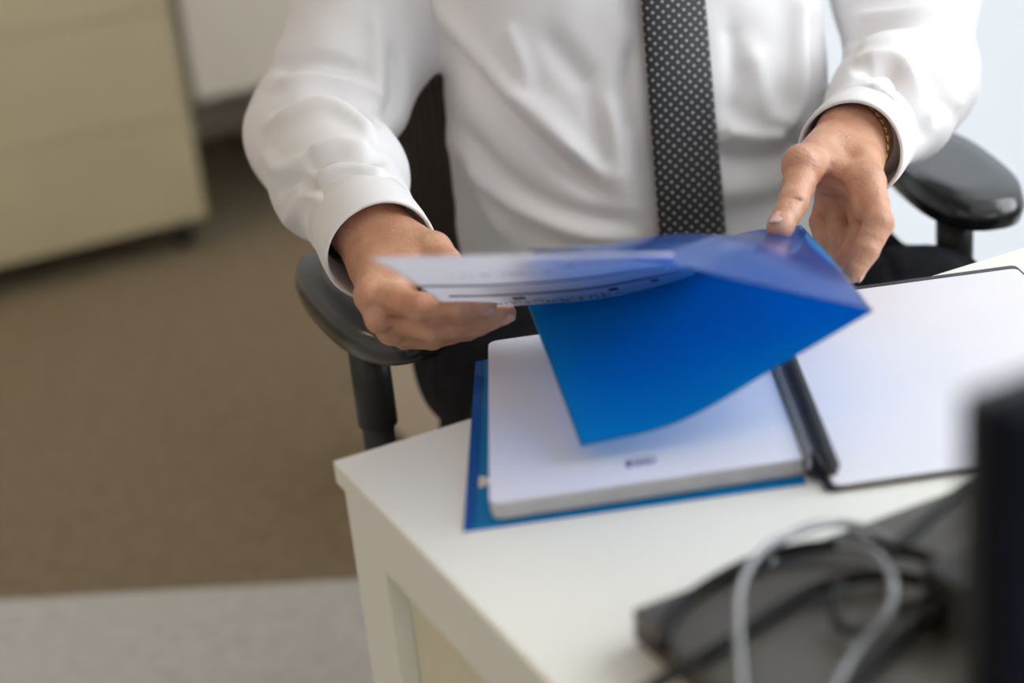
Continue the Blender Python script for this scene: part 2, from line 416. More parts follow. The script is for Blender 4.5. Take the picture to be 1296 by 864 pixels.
def np_mesh(name, V, Q, material, parent=None):
    me = bpy.data.meshes.new(name); me.vertices.add(len(V)); me.vertices.foreach_set('co', V.astype(np.float32).ravel())
    me.loops.add(Q.size); me.loops.foreach_set('vertex_index', Q.astype(np.int32).ravel())
    me.polygons.add(len(Q)); me.polygons.foreach_set('loop_start', np.arange(0, Q.size, 4, dtype=np.int32))
    me.update(calc_edges=True); me.validate()
    me.polygons.foreach_set('use_smooth', [True]*len(me.polygons))
    o = bpy.data.objects.new(name, me); col.objects.link(o)
    if material: me.materials.append(MT[material])
    if parent is not None: o.parent = parent
    return o

# ------------------------------------------------------------------ room
def clip_poly(poly, n, c):
    out = []
    for i in range(len(poly)):
        a, b = np.array(poly[i]), np.array(poly[(i+1) % len(poly)]); da, db = a@n-c, b@n-c
        if da <= 0: out.append(a)
        if (da < 0) != (db < 0): out.append(a+(b-a)*da/(da-db))
    return out
room = [UV(U_L, V_F)[:2], UV(U_R, V_F)[:2], UV(U_R, V_B)[:2], UV(U_L, V_B)[:2]]
fn = np.array([0.09, 1.0]); fc = 2.153            # edge between the grey and the brown carpet
def slab_poly(name, poly, z0, z1, material):
    n = len(poly); V = [(p[0], p[1], z0) for p in poly]+[(p[0], p[1], z1) for p in poly]
    F = [tuple(reversed(range(n))), tuple(range(n, 2*n))]+[(i, (i+1) % n, n+(i+1) % n, n+i) for i in range(n)]
    return link_mesh(name, V, F, material)
struct(slab_poly('floor', clip_poly(room, -fn, -fc), -0.1, 0.0, 'carpetb'))
struct(slab_poly('floor_grey', clip_poly(room, fn, fc), -0.1, 0.0, 'carpetg'))
struct(slab_poly('ceiling', room, ZC, ZC+0.1, 'ceiling'))
def uvbox(name, u0, u1, v0, v1, z0, z1, material, parent=None, bev=0.0):
    bm = bmesh.new(); box(bm, u0, u1, v0, v1, z0, z1, bev)
    o = bm_obj(name, bm, material, parent)
    if parent is None:
        o.location = (CORN[0], CORN[1], 0); o.rotation_euler = (0, 0, ANG)
    return o
def wall_with_hole(name, along, fixed, th, r0, r1, holes):
    bm = bmesh.new()
    def b(a0, a1, c0, c1):
        if along == 'v': box(bm, fixed, fixed+th, a0, a1, c0, c1)
        else: box(bm, a0, a1, fixed, fixed+th, c0, c1)
    cur = r0
    for (g0, g1, y0, y1) in holes:
        b(cur, g0, 0, ZC); b(g0, g1, 0, y0); b(g0, g1, y1, ZC); cur = g1
    b(cur, r1, 0, ZC)
    o = bm_obj(name, bm, 'wall'); o.location = (CORN[0], CORN[1], 0); o.rotation_euler = (0, 0, ANG); return struct(o)
wall_with_hole('wall_right', 'v', U_R, 0.12, V_F, V_B, [W1, W3])
wall_with_hole('wall_front', 'u', V_F-0.12, 0.12, U_L, U_R, [W2])
struct(uvbox('wall_left', U_L-0.12, U_L, V_F, V_B, 0, ZC, 'wall'))
struct(uvbox('wall_back', U_L, U_R, V_B, V_B+0.12, 0, ZC, 'wall'))
struct(uvbox('baseboard_back', U_L, U_R, V_B-0.015, V_B, 0, 0.08, 'skirting'))
struct(uvbox('baseboard_right', U_R-0.015, U_R, V_F, V_B-0.015, 0, 0.055, 'skirting'))
def window(n, along, fixed, r0, r1, z0, z1):
    e = bpy.data.objects.new('window_%d' % n, None); col.objects.link(e); e['kind'] = 'structure'
    e.location = (CORN[0], CORN[1], 0); e.rotation_euler = (0, 0, ANG)
    def b(name, a0, a1, c0, c1, d0, d1, m):
        if along == 'v': return uvbox(name, fixed+d0, fixed+d1, a0, a1, c0, c1, m, e)
        return uvbox(name, a0, a1, fixed-d1, fixed-d0, c0, c1, m, e)
    mid = (r0+r1)/2
    b('window_frame', r0, r0+.05, z0, z1, .02, .08, 'frame'); b('window_frame', r1-.05, r1, z0, z1, .02, .08, 'frame')
    b('window_frame', r0+.05, r1-.05, z0, z0+.05, .02, .08, 'frame'); b('window_frame', r0+.05, r1-.05, z1-.05, z1, .02, .08, 'frame')
    b('mullion', mid-.025, mid+.025, z0+.05, z1-.05, .02, .08, 'frame')
    b('pane', r0+.05, mid-.025, z0+.05, z1-.05, .045, .051, 'glass'); b('pane', mid+.025, r1-.05, z0+.05, z1-.05, .045, .051, 'glass')
    b('window_sill', r0-.03, r1+.03, z0-.03, z0, -.05, .02, 'frame')
window(1, 'v', U_R, W1[0], W1[1], W1[2], W1[3])
window(2, 'u', V_F, W2[0], W2[1], W2[2], W2[3])  # unseen window added around the front fill light
window(3, 'v', U_R, *W3)  # added window frame around the bright blind
bl_ = thing('roller_blind', 'white translucent roller blind drawn down over the tall window', 'blind', (CORN[0], CORN[1], 0), ANG)  # added backdrop: passes sky light as a bright wall and rim light
uvbox('blind_fabric', U_R+.004, U_R+.005, W3[0]+.004, W3[1]-.004, W3[2]+.03, W3[3]-.04, 'blind', bl_)
uvbox('bottom_bar', U_R+.001, U_R+.010, W3[0]+.004, W3[1]-.004, W3[2]+.012, W3[2]+.03, 'frame', bl_)
uvbox('head_rail', U_R-.03, U_R+.012, W3[0]+.004, W3[1]-.004, W3[3]-.04, W3[3], 'frame', bl_)
for k, (u, v) in enumerate(((-1.9, 1.7), (-1.9, -0.6), (0.1, 2.6))):
    e = thing('ceiling_light', 'warm square ceiling light panel set in the white ceiling', 'light', (CORN[0], CORN[1], 0), ANG, 'ceiling light panels')
    bm = bmesh.new()
    for a in ((-.31, .31, -.31, -.29), (-.31, .31, .29, .31), (-.31, -.29, -.29, .29), (.29, .31, -.29, .29)):
        box(bm, u+a[0], u+a[1], v+a[2], v+a[3], ZC-.02, ZC)
    bm_obj('frame', bm, 'frame', e)
    uvbox('diffuser', u-.29, u+.29, v-.29, v+.29, ZC-.012, ZC-.002, 'lamp', e)

# ------------------------------------------------------------------ desk
DZ = 0.73
desk = thing('desk', 'cream white office desk with recessed end panel under the notebook', 'desk', UV(0, 0), ANG)
DD = 0.86; DL = 1.33
box_obj('desktop', (0, DL, -DD, 0, DZ-.018, DZ), 'desk', desk, bev=0.0015)
for u in (0.004, DL-.044):
    box_obj('leg', (u, u+.04, -.066, -.004, 0, DZ-.0185), 'desk', desk, bev=0.0015)
    box_obj('leg', (u, u+.04, -DD+.004, -DD+.066, 0, DZ-.0185), 'desk', desk, bev=0.0015)
    box_obj('top_rail', (u, u+.04, -DD+.0665, -.0665, DZ-.061, DZ-.0185), 'desk', desk, bev=0.0015)
    box_obj('bottom_rail', (u, u+.04, -DD+.0665, -.0665, 0.02, 0.07), 'desk', desk, bev=0.0015)
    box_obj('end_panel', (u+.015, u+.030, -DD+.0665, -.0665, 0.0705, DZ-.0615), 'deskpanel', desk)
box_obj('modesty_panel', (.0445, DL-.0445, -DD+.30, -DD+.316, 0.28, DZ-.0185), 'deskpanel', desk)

# ------------------------------------------------------------------ background cabinets
def cabinet(name, label, u0, u1, v0, v1, z0, z1, rows, cols, m, casters=False, group=None, handle=True):
    e = thing(name, label, 'cabinet', (CORN[0], CORN[1], 0), ANG, group)
    uvbox('body', u0, u1, v0+.018, v1, z0, z1-.02, m, e, 0.003)
    uvbox('top_panel', u0-.003, u1+.003, v0-.002, v1+.003, z1-.02, z1, m, e, 0.003)
    hz = (z1-.024-z0)/rows; wu = (u1-u0)/cols
    for c in range(cols):
        for r in range(rows):
            f = uvbox('drawer', u0+c*wu+.001, u0+(c+1)*wu-.001, v0, v0+.017, z0+r*hz+.001, z0+(r+1)*hz-.001, m, e, 0.001)
            if handle: uvbox('recess_handle', u0+(c+.5)*wu-.06, u0+(c+.5)*wu+.06, v0-.004, v0, z0+(r+1)*hz-.012, z0+(r+1)*hz-.004, m, f)
    if casters:
        for u in (u0+.05, u1-.05):
            for v in (v0+.05, v1-.05):
                bm = bmesh.new(); bmesh.ops.create_cone(bm, cap_ends=True, segments=20, radius1=.028, radius2=.028, depth=.03,
                    matrix=Matrix.Translation((u, v, .028)) @ Matrix.Rotation(math.pi/2, 4, 'Y'))
                box(bm, u-.02, u+.02, v-.02, v+.02, .045, z0)
                bm_obj('caster', bm, 'rubber', e)
    else:
        uvbox('plinth', u0+.01, u1-.01, v0+.05, v1-.01, 0, z0, 'dark', e)
    return e
# near mobile pedestal: its front bottom edge runs (0,345)-(262,275) in the photograph
def uv_of(p): return (np.array(p[:2])-CORN)@E1, (np.array(p[:2])-CORN)@E2
cu, cv = uv_of(PZ(263, 274, 0.07))
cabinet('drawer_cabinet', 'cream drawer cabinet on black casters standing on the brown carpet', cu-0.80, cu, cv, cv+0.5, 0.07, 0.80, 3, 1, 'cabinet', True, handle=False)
fv = cv+.10; fu = cu+.025
_r3 = ray(300, 116); _c2 = CAM[:2]-CORN; _t = (fv-_c2@E2)/(_r3[:2]@E2); fz = CAM[2]+_r3[2]*_t
fd = thing('side_desk', 'pale side desk with hanging front panel standing beside the cream drawer cabinet', 'desk', (CORN[0], CORN[1], 0), ANG)
uvbox('desktop', fu-.01, U_R-.03, fv-.02, fv+.80, .715, .740, 'cabinet2', fd, .003)
uvbox('front_panel', fu+.021, U_R-.061, fv, fv+.018, fz, .7145, 'cabinet2', fd, .002)
uvbox('side_panel', fu, fu+.02, fv+.52, fv+.758, 0, .7145, 'cabinet2', fd, .002)
uvbox('side_panel', U_R-.06, U_R-.04, fv, fv+.78, 0, .7145, 'cabinet2', fd, .002)
uvbox('back_panel', fu+.021, U_R-.061, fv+.76, fv+.778, .02, .7145, 'cabinet2', fd, .002)
# low cream pedestal behind the chair
pu, pv = uv_of((0.03, 2.30))
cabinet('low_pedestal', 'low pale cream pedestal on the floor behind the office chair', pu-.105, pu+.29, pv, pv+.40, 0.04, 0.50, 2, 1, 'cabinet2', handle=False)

# ------------------------------------------------------------------ office chair
YAW = math.radians(17.0)
FW = np.array([math.sin(YAW), -math.cos(YAW), 0]); LF = np.array([math.cos(YAW), math.sin(YAW), 0])   # man's facing, man's left
CH = np.array([0.145, 1.625, 0.0])
chair = thing('office_chair', 'black swivel office chair with mesh back and padded armrests', 'chair', CH, YAW)
# local: x = man's left, y = backwards
def loc3(p): d = np.array(p)-CH; return np.array([d@LF, -(d@FW), d[2]])
def super_slab(name, a, b, n, z0, z1, material, parent, c=(0, 0), rnd=0.02, dish=0.0, rz=0.0, seg=48):
    V = []; F = []; rings = []
    prof = [(-rnd, z0, .75), (0, z0+.004, .96), (0, (z0+z1)/2, 1.0), (0, z1-.012, .985), (-rnd*.4, z1-.003, .95), (-rnd, z1, .88), (-rnd, z1-dish*.5, .55), (-rnd, z1-dish, .2)]
    for (_, z, s) in prof:
        ring = []
        for k in range(seg):
            t = 2*math.pi*k/seg; ct, st = math.cos(t), math.sin(t)
            x = a*s*math.copysign(abs(ct)**(2/n), ct); y = b*s*math.copysign(abs(st)**(2/n), st)
            xr = x*math.cos(rz)-y*math.sin(rz); yr = x*math.sin(rz)+y*math.cos(rz)
            ring.append(len(V)); V.append((c[0]+xr, c[1]+yr, z))
        rings.append(ring)
    for r in range(len(rings)-1):
        for k in range(seg): F.append((rings[r][k], rings[r][(k+1) % seg], rings[r+1][(k+1) % seg], rings[r+1][k]))
    F.append(tuple(reversed(rings[0]))); F.append(tuple(rings[-1]))
    return link_mesh(name, V, F, material, parent, True)
super_slab('seat', .215, .24, 3.2, .405, .475, 'seat', chair, c=(0, .01), dish=.012)
super_slab('seat_pan', .18, .19, 3.5, .385, .405, 'black', chair, c=(0, .02))
for (pxy, rz) in (((-.128, 1.488), .06), ((.456, 1.662), -.22)):
    q = loc3((pxy[0], pxy[1], 0))
    sgn = 1 if q[0] > 0 else -1
    rzz = rz
    super_slab('armrest_pad', .052, .135, 2.6, .685, .718, 'pad', chair, c=(q[0], q[1]), rz=rzz)
    yb = q[1]-.045; qx = q[0]-(.020 if sgn > 0 else .016)
    post = np.array([[sgn*.16, yb+.05, .392], [sgn*(abs(qx)-.03), yb+.03, .396], [qx, yb+.015, .43], [qx+sgn*.002, yb, .52], [qx, yb, .62], [qx, yb, .684]])
    V, F = tube(catmull(post, 24), .015, 14); link_mesh('armrest_post', V, F, 'black', chair, True)
    V, F = tube([(qx, yb, .60), (qx, yb, .684)], .0185, 16); link_mesh('post_sleeve', V, F, 'black', chair, True)
# mesh backrest
nb, hb = 20, 26
G = np.zeros((hb, nb, 3))
for j in range(hb):
    z = .53+.56*j/(hb-1)
    for i in range(nb):
        x = -.225+.45*i/(nb-1)
        G[j, i] = (x*(1-.12*((z-.75)/.3)**2), .30+.05*math.sin((z-.53)/.56*math.pi)*-.6+.10*max(0, z-.75)-.55*x*x, z)
grid_obj('backrest_mesh', G, 'weave', chair, .004, (.45, .56))
edge = list(G[0])+list(G[:, -1])[1:]+list(G[-1][::-1])[1:]+list(G[:, 0][::-1])[1:]
V, F = tube(catmull(edge, 160), .012, 10); link_mesh('backrest_frame', V, F, 'black', chair, True)
V, F = tube(catmull([(0, .12, .39), (0, .30, .40), (0, .345, .50), (0, .35, .62), (0, .345, .72)], 20), .022, 12); link_mesh('back_support', V, F, 'black', chair, True)
V, F = tube([(0, 0, .13), (0, 0, .27)], .028, 20); link_mesh('gas_lift_cover', V, F, 'black', chair, True)
V, F = tube([(0, 0, .27), (0, 0, .386)], .016, 16); link_mesh('gas_lift', V, F, 'steel', chair, True)
for k in range(5):
    t = math.radians(72*k+15)
    V, F = tube([(0.02*math.cos(t), .02*math.sin(t), .115), (.15*math.cos(t), .15*math.sin(t), .105), (.29*math.cos(t), .29*math.sin(t), .08)], [.028, .023, .016], 10)
    link_mesh('base_leg', V, F, 'black', chair, True)
    bm = bmesh.new()
    for s in (-.014, .014):
        bmesh.ops.create_cone(bm, cap_ends=True, segments=20, radius1=.028, radius2=.028, depth=.018,
            matrix=Matrix.Translation((.29*math.cos(t)-s*math.sin(t), .29*math.sin(t)+s*math.cos(t), .028)) @ Matrix.Rotation(t, 4, 'Z') @ Matrix.Rotation(math.pi/2, 4, 'X'))
    bmesh.ops.create_cone(bm, cap_ends=True, segments=10, radius1=.008, radius2=.008, depth=.05, matrix=Matrix.Translation((.29*math.cos(t), .29*math.sin(t), .055)))
    bm_obj('caster', bm, 'rubber', chair)

# ------------------------------------------------------------------ person
HIP = np.array([0.147, 1.68, 0.0])
person = thing('person', 'seated person in a white shirt and dotted black tie lifting a blue folder', 'person', (HIP[0], HIP[1], 0))
def wparent(o):                      # keep world coordinates under the person's Empty
    o.parent = person; o.matrix_parent_inverse = Matrix.Translation((-HIP[0], -HIP[1], 0)); return o
# arm joints (pixel, depth)
SL, ML, EL, WL = P(568, -190, 1.74), P(466, -10, 1.70), P(397, 172, 1.66), P(478, 303, 1.43)
SR, MR, ER, WR = P(1062, -190, 1.84), P(1146, -10, 1.78), P(1156, 100, 1.71), P(1076, 182, 1.46)

TZ = np.array([.53, .60, .70, .80, .90, 1.00, 1.07, 1.13]); TA = np.array([.175, .188, .193, .188, .185, .185, .160, .09]); TB = np.array([.115, .130, .138, .130, .120, .112, .09, .055])
TC = np.array([.00, .00, .00, .005, .01, .02, .03, .035])       # backwards lean
def torso(F, grow=0.0, k=0.02, zmin=.54, zmax=1.13):
    lo = HIP+np.array([-.34, -.34, zmin-.05]); hi = HIP+np.array([.34, .34, zmax+.06])
    sl, X, Y, Z = F.sub(lo, hi)
    zz = np.clip(Z, zmin, zmax)
    a = np.interp(zz, TZ, TA)+grow+.006; b = np.interp(zz, TZ, TB)+grow; c = np.interp(zz, TZ, TC)
    x = (X-HIP[0])*LF[0]+(Y-HIP[1])*LF[1]-.007; y = (X-HIP[0])*FW[0]+(Y-HIP[1])*FW[1]+c
    e = 2.4
    r = (np.abs(x/a)**e+np.abs(y/b)**e)**(1/e)
    d = (r-1)*np.minimum(a, b)
    dz = np.abs(Z-zz)
    F.union(sl, np.where(dz > 0, np.sqrt(np.maximum(d, 0)**2+dz**2)+np.minimum(d, 0)*0, d).astype(np.float32), k)

# --- shirt
H = 0.0034
F = Field((-.36, 1.36, .53), (.74, 1.98, 1.17), H)
torso(F)
for S, Mx, E in ((SL, ML, EL), (SR, MR, ER)):
    F.chain([S, Mx, E], [.062, .066, .060], .03)
F.chain([P(520, -40, 1.72), P(497, 30, 1.70), P(468, 138, 1.668)], [.045, .042, .036], .03)
neck0 = HIP+np.array([0, 0, 1.10])-FW*.035
F.chain([SL, neck0, SR], [.060, .072, .060], .04)
cuff_end = {'L': P(484, 320, 1.412), 'R': P(1077, 190, 1.445)}
cuff_dir = {}; cuff_start = {}
for s, E, Wp in (('L', EL, WL), ('R', ER, WR)):
    d = cuff_end[s]-E; d /= np.linalg.norm(d); cuff_dir[s] = d; cuff_start[s] = cuff_end[s]-d*.066
F.chain([EL, EL+(cuff_start['L']-EL)*.5, cuff_start['L']+cuff_dir['L']*.004], [.062, .058, .0450], .02)
F.chain([ER, ER+(cuff_start['R']-ER)*.5, cuff_start['R']+cuff_dir['R']*.004], [.060, .056, .0430], .02)
F.f[:, :, :3] = np.maximum(F.f[:, :, :3], 0.002)
V, Q = F.mesh(); V = smooth_mesh(V, Q, 3)
N = vnormals(V, Q)
# folds: ridges (+) and troughs (-) along lines read off the photograph, per garment region
def seg_dist(Pt, a, b):
    ab = b-a; t = np.clip(((Pt-a)@ab)/(ab@ab), 0, 1); return np.linalg.norm(Pt-(a+t[:, None]*ab), axis=1)
dL = np.minimum(seg_dist(V, ML, EL), seg_dist(V, EL, cuff_start['L'])); dR = np.minimum(seg_dist(V, MR, ER), seg_dist(V, ER, cuff_start['R']))
cT = np.abs((V-HIP)@LF)
reg = np.where(dL < .085, 'L', np.where(dR < .080, 'R', 'T'))
px, py, dep = project(V); facing = np.clip(-(N@FWD)*2.5+.2, 0, 1); PX = np.stack([px, py], 1)
FOLDS = [  # region, line, half width px, amplitude mm
 ('T', [(545, -20), (565, 20), (627, 95), (697, 165), (777, 232)], 13, 5.5), ('T', [(560, 40), (600, 95), (680, 180), (755, 245)], 12, -5.0),
 ('T', [(572, 165), (631, 246), (718, 290), (800, 302)], 12, 4.5), ('T', [(590, 165), (640, 225), (720, 268), (810, 285)], 12, -4.0),
 ('T', [(768, 120), (778, 175), (786, 235)], 14, 3.2), ('T', [(748, 120), (754, 180), (764, 215)], 14, -2.6),
 ('T', [(640, 30), (658, 75), (668, 112)], 12, 4.0), ('T', [(640, 110), (690, 140), (735, 200)], 14, 3.5),
 ('T', [(690, 40), (720, 80), (745, 110)], 16, -4.0), ('T', [(800, 60), (790, 120), (800, 170)], 12, -3.0),
 ('T', [(1012, -20), (1010, 60), (1006, 130), (985, 168)], 14, 9.0), ('T', [(1030, 10), (1030, 80), (1030, 150), (1010, 195)], 14, -7.0),
 ('T', [(915, 165), (950, 172), (990, 176)], 12, 5.0), ('T', [(905, 196), (950, 203), (1005, 190), (1040, 185)], 14, -6.0),
 ('T', [(950, 60), (965, 120), (975, 160)], 14, 4.0), ('T', [(925, 30), (930, 90), (925, 150)], 13, -3.5),
 ('T', [(900, 245), (960, 240), (1020, 225)], 16, 3.5), ('T', [(600, 210), (615, 260), (640, 300)], 10, 3.0),
 ('T', [(527, 60), (550, 130), (578, 195)], 10, 3.0),
 ('L', [(345, 108), (400, 99), (450, 108), (478, 130)], 8, 5.0), ('L', [(350, 140), (402, 119), (436, 122), (475, 155)], 8, -7.0),
 ('L', [(340, 160), (400, 137), (440, 145), (475, 176)], 8, 5.0), ('L', [(345, 85), (400, 76), (455, 88)], 9, -5.0),
 ('L', [(475, 20), (478, 80), (474, 135)], 10, 4.0), ('L', [(497, 60), (500, 110), (492, 150)], 8, -3.5),
 ('L', [(395, 195), (430, 185), (470, 190)], 7, 4.5), ('L', [(385, 215), (430, 200), (480, 206)], 6, -5.0), ('L', [(400, 228), (440, 213), (490, 222)], 6, 4.0),
 ('L', [(335, 190), (355, 215), (395, 200)], 9, 3.0), ('L', [(352, 245), (375, 225), (400, 240)], 8, -4.0), ('L', [(362, 285), (385, 250), (410, 255)], 8, 3.0),
 ('R', [(1077, 52), (1115, 38), (1154, 31), (1212, 31)], 7, -6.0), ('R', [(1080, 62), (1120, 50), (1160, 46), (1215, 48)], 7, 4.0), ('R', [(1085, 22), (1130, 20), (1200, 15)], 8, 4.0),
 ('R', [(1085, 88), (1127, 86), (1149, 117), (1165, 170)], 7, -7.0), ('R', [(1090, 76), (1135, 75), (1160, 110), (1178, 160)], 7, 4.5),
 ('R', [(1171, 70), (1186, 100), (1196, 140)], 7, -5.0), ('R', [(1110, 105), (1138, 125), (1152, 175)], 6, -5.0), ('R', [(1100, 110), (1128, 130), (1140, 160)], 6, 4.0),
 ('R', [(1195, 60), (1206, 100), (1208, 140)], 8, 4.0),
]
disp = np.zeros(len(V))
for rg, line, wd, amp in FOLDS:
    sel = reg == rg; pts = catmull(np.array(line, float), 16); dm = np.full(sel.sum(), 1e9); q = PX[sel]; tt = np.zeros(sel.sum())
    for i in range(len(pts)-1):
        a, b = pts[i], pts[i+1]; ab = b-a; t = np.clip(((q-a)@ab)/(ab@ab), 0, 1); d_ = np.linalg.norm(q-(a+t[:, None]*ab), axis=1)
        m = d_ < dm; dm = np.where(m, d_, dm); tt = np.where(m, (i+t)/(len(pts)-1), tt)
    fade = np.clip(np.minimum(tt, 1-tt)*6+.35, 0, 1)
    disp[sel] += (1.9 if rg != 'T' else 1.45)*amp*1e-3*np.exp(-(dm/wd)**2)*fade*facing[sel]
def wob(Pn, s, seed):
    r = np.random.default_rng(seed); out = np.zeros(len(Pn))
    for _ in range(7):
        k = r.normal(size=3); k /= np.linalg.norm(k); out += np.sin(Pn@(k*s*r.uniform(.6, 1.5))+r.uniform(0, 6.28))
    return out/7
disp += .0032*wob(V, 55, 1)+.0016*wob(V, 120, 2)
V = V+N*disp[:, None]
V = smooth_mesh(V, Q, 1, .4)
shirt = wparent(np_mesh('shirt', V, Q, 'shirt')); shirt['label'] = 'white cotton dress shirt with creased long sleeves'
bvh_shirt = BVHTree.FromPolygons([tuple(v) for v in V], [tuple(q) for q in Q.tolist()])
def sub(o, parent):
    o.parent = parent; o.matrix_parent_inverse = parent.matrix_basis.inverted() @ Matrix.Identity(4); return o
# cuffs: thick-walled tapered sleeves ends
def cuff(s, r0, r1, squash, tilt):
    e = cuff_end[s]; d = cuff_dir[s]; st = cuff_start[s]-d*.006
    a = np.cross(d, [0, 0, 1.0]); a /= np.linalg.norm(a); b = np.cross(a, d)
    prof = [(0, r0-.001), (.03, r0+.003), (.35, r0+.0035), (.7, (r0+r1)/2+.003), (.97, r1+.0015), (1.0, r1), (.985, r1-.0018), (.7, (r0+r1)/2-.001), (.3, r0-.004)]
    V = []; F = []; n = 56; L = np.linalg.norm(e-st)
    for (t, r) in prof:
        for j in range(n):
            th = 2*math.pi*j/n
            rr = r*(1+.025*math.sin(2*th+1)+.02*math.sin(3*th+2))
            tt = t*L+tilt*t*rr*math.cos(th)
            V.append(st+d*tt+a*rr*math.cos(th)+b*rr*squash*math.sin(th))
    for i in range(len(prof)-1):
        for j in range(n): F.append((i*n+j, i*n+(j+1) % n, (i+1)*n+(j+1) % n, (i+1)*n+j))
    o = link_mesh('cuff', V, F, 'shirt', None, True); sub_parent(o); return o
def sub_parent(o):
    o.parent = shirt; o.matrix_parent_inverse = Matrix.Translation((-HIP[0], -HIP[1], 0)) @ Matrix.Translation((HIP[0], HIP[1], 0)); return o
cuff('L', .0425, .0450, 1.0, 0.0)
cuff('R', .0405, .0420, 1.0, 0.0)
# collar, out of frame above
V, Fc = [], []
nn = 40
for j, (z, r, c) in enumerate(((1.135, .070, .034), (1.165, .066, .030), (1.185, .067, .028), (1.183, .075, .028), (1.150, .088, .034), (1.125, .098, .036))):
    for k in range(nn):
        t = 2*math.pi*k/nn; p = HIP+LF*(r*math.cos(t))+FW*(r*.95*math.sin(t))-FW*c; V.append((p[0], p[1], z-.02*max(0, math.sin(t))))
for j in range(5):
    for k in range(nn): Fc.append((j*nn+k, j*nn+(k+1) % nn, (j+1)*nn+(k+1) % nn, (j+1)*nn+k))
sub_parent(link_mesh('collar', V, Fc, 'shirt', None, True))

# --- tie: strip laid on the shirt front
rows = 90; cols_ = 9
G = np.full((rows, cols_, 3), np.nan); deps = np.zeros((rows, cols_))
for j in range(rows):
    y = -300+ (345+300)*j/(rows-1)
    cx = 851+(876-851)*(y-0)/297 + (0 if y > 0 else -.03*y*.2)
    hw = 39.5+(41.5-39.5)*(y/297) if y > 0 else 39.5+.045*y
    slope = -.10
    for i in range(cols_):
        s = -1+2*i/(cols_-1); x = cx+s*hw; yy = y+s*hw*slope
        r = ray(x, yy); rn = r/np.linalg.norm(r)
        hit = bvh_shirt.ray_cast(Vector(CAM+rn*1.2), Vector(rn))
        deps[j, i] = (np.array(hit[0])-CAM)@FWD if hit[0] is not None else np.nan
rowd = np.nanmin(deps, axis=1)
rowd = np.interp(np.arange(rows), np.where(~np.isnan(rowd))[0], rowd[~np.isnan(rowd)])
ker = np.exp(-(np.arange(-12, 13)/6.0)**2); ker /= ker.sum()
rowd = np.convolve(np.pad(rowd, 12, mode='edge'), ker, 'valid')
for j in range(rows):
    y = -300+645*j/(rows-1)
    cx = 851+(876-851)*(y-0)/297 + (0 if y > 0 else -.03*y*.2)
    hw = 39.5+(41.5-39.5)*(y/297) if y > 0 else 39.5+.045*y
    for i in range(cols_):
        s = -1+2*i/(cols_-1)
        G[j, i] = P(cx+s*hw, y+s*hw*-.10, rowd[j]-.006+.006*s*s+.012*s)
tie = grid_obj('tie', G[::-1], 'tie', None, .004, (.0635, .0635*645/80)); wparent(tie); tie['label'] = 'black necktie with small pale dots'

# --- hands (signed distance, 1.1 mm)
def hand(joints, palm_r, extra=None, carve=(), box_=None, elbow=None):
    pts = [p for ch in joints.values() for p in ch['p']]
    lo = np.min(pts, axis=0)-.035; hi = np.max(pts, axis=0)+.035
    lo = np.minimum(lo, elbow-.04); hi = np.maximum(hi, elbow+.04)
    F = Field(lo, hi, .00115)
    Wp = joints['wrist']['p'][0]
    # palm first
    mc = [joints[n]['p'][0] for n in ('index', 'middle', 'ring', 'little')]
    for i, p in enumerate(mc):
        F.cone(Wp+(p-Wp)*.12, p, .0165, joints[('index', 'middle', 'ring', 'little')[i]]['r'][0]*1.02, .014)
    for i in range(3): F.cone(mc[i]+(Wp-mc[i])*.12, mc[i+1]+(Wp-mc[i+1])*.12, .0105, .0105, .008)
    mid = [Wp+(p-Wp)*.55 for p in mc]
    for i in range(3): F.cone(mid[i], mid[i+1], .0140, .0135, .012)
    F.chain([elbow, Wp+(elbow-Wp)*.35, Wp, Wp+(np.mean(mc, axis=0)-Wp)*.3], [.036, .031, .0265, .025], .016)
    th = joints['thumb']
    F.chain(th['p'][:2], th['r'][:2], .014)
    if extra: extra(F)
    G_ = F.f.copy()
    # fingers: each its own field, joined to the hand near the knuckle only
    for n in ('little', 'ring', 'middle', 'index', 'thumb'):
        j = joints[n]; Fi = Field(lo, hi, .00115)
        pp, rr = j['p'], j['r']
        s0 = 1 if n == 'thumb' else 0
        for i in range(s0, len(pp)-1):
            a, b = pp[i], pp[i+1]; m = a+(b-a)*.5; rm = (rr[i]+rr[i+1])/2*.94
            Fi.cone(a, m, rr[i], rm, .004); Fi.cone(m, b, rm, rr[i+1], .004)
        Fi.cone(pp[-1], pp[-1]+(pp[-1]-pp[-2])*.12, rr[-1], rr[-1]*.93, .003)
        # blend radius falls off away from the knuckle so the fingers stay apart
        k = .0020 if n != 'thumb' else .006
        f, d = F.f, Fi.f; hh = np.maximum(k-np.abs(f-d), 0)/k
        F.f = np.minimum(f, d)-hh*hh*k*.25
    for (a, b, r, k) in carve: F.cone(a, b, r, r, k, cut=True)
    V, Q = F.mesh(); V = smooth_mesh(V, Q, 2, .5)
    return V, Q
def J(*a): return np.array([P(*x) for x in a])
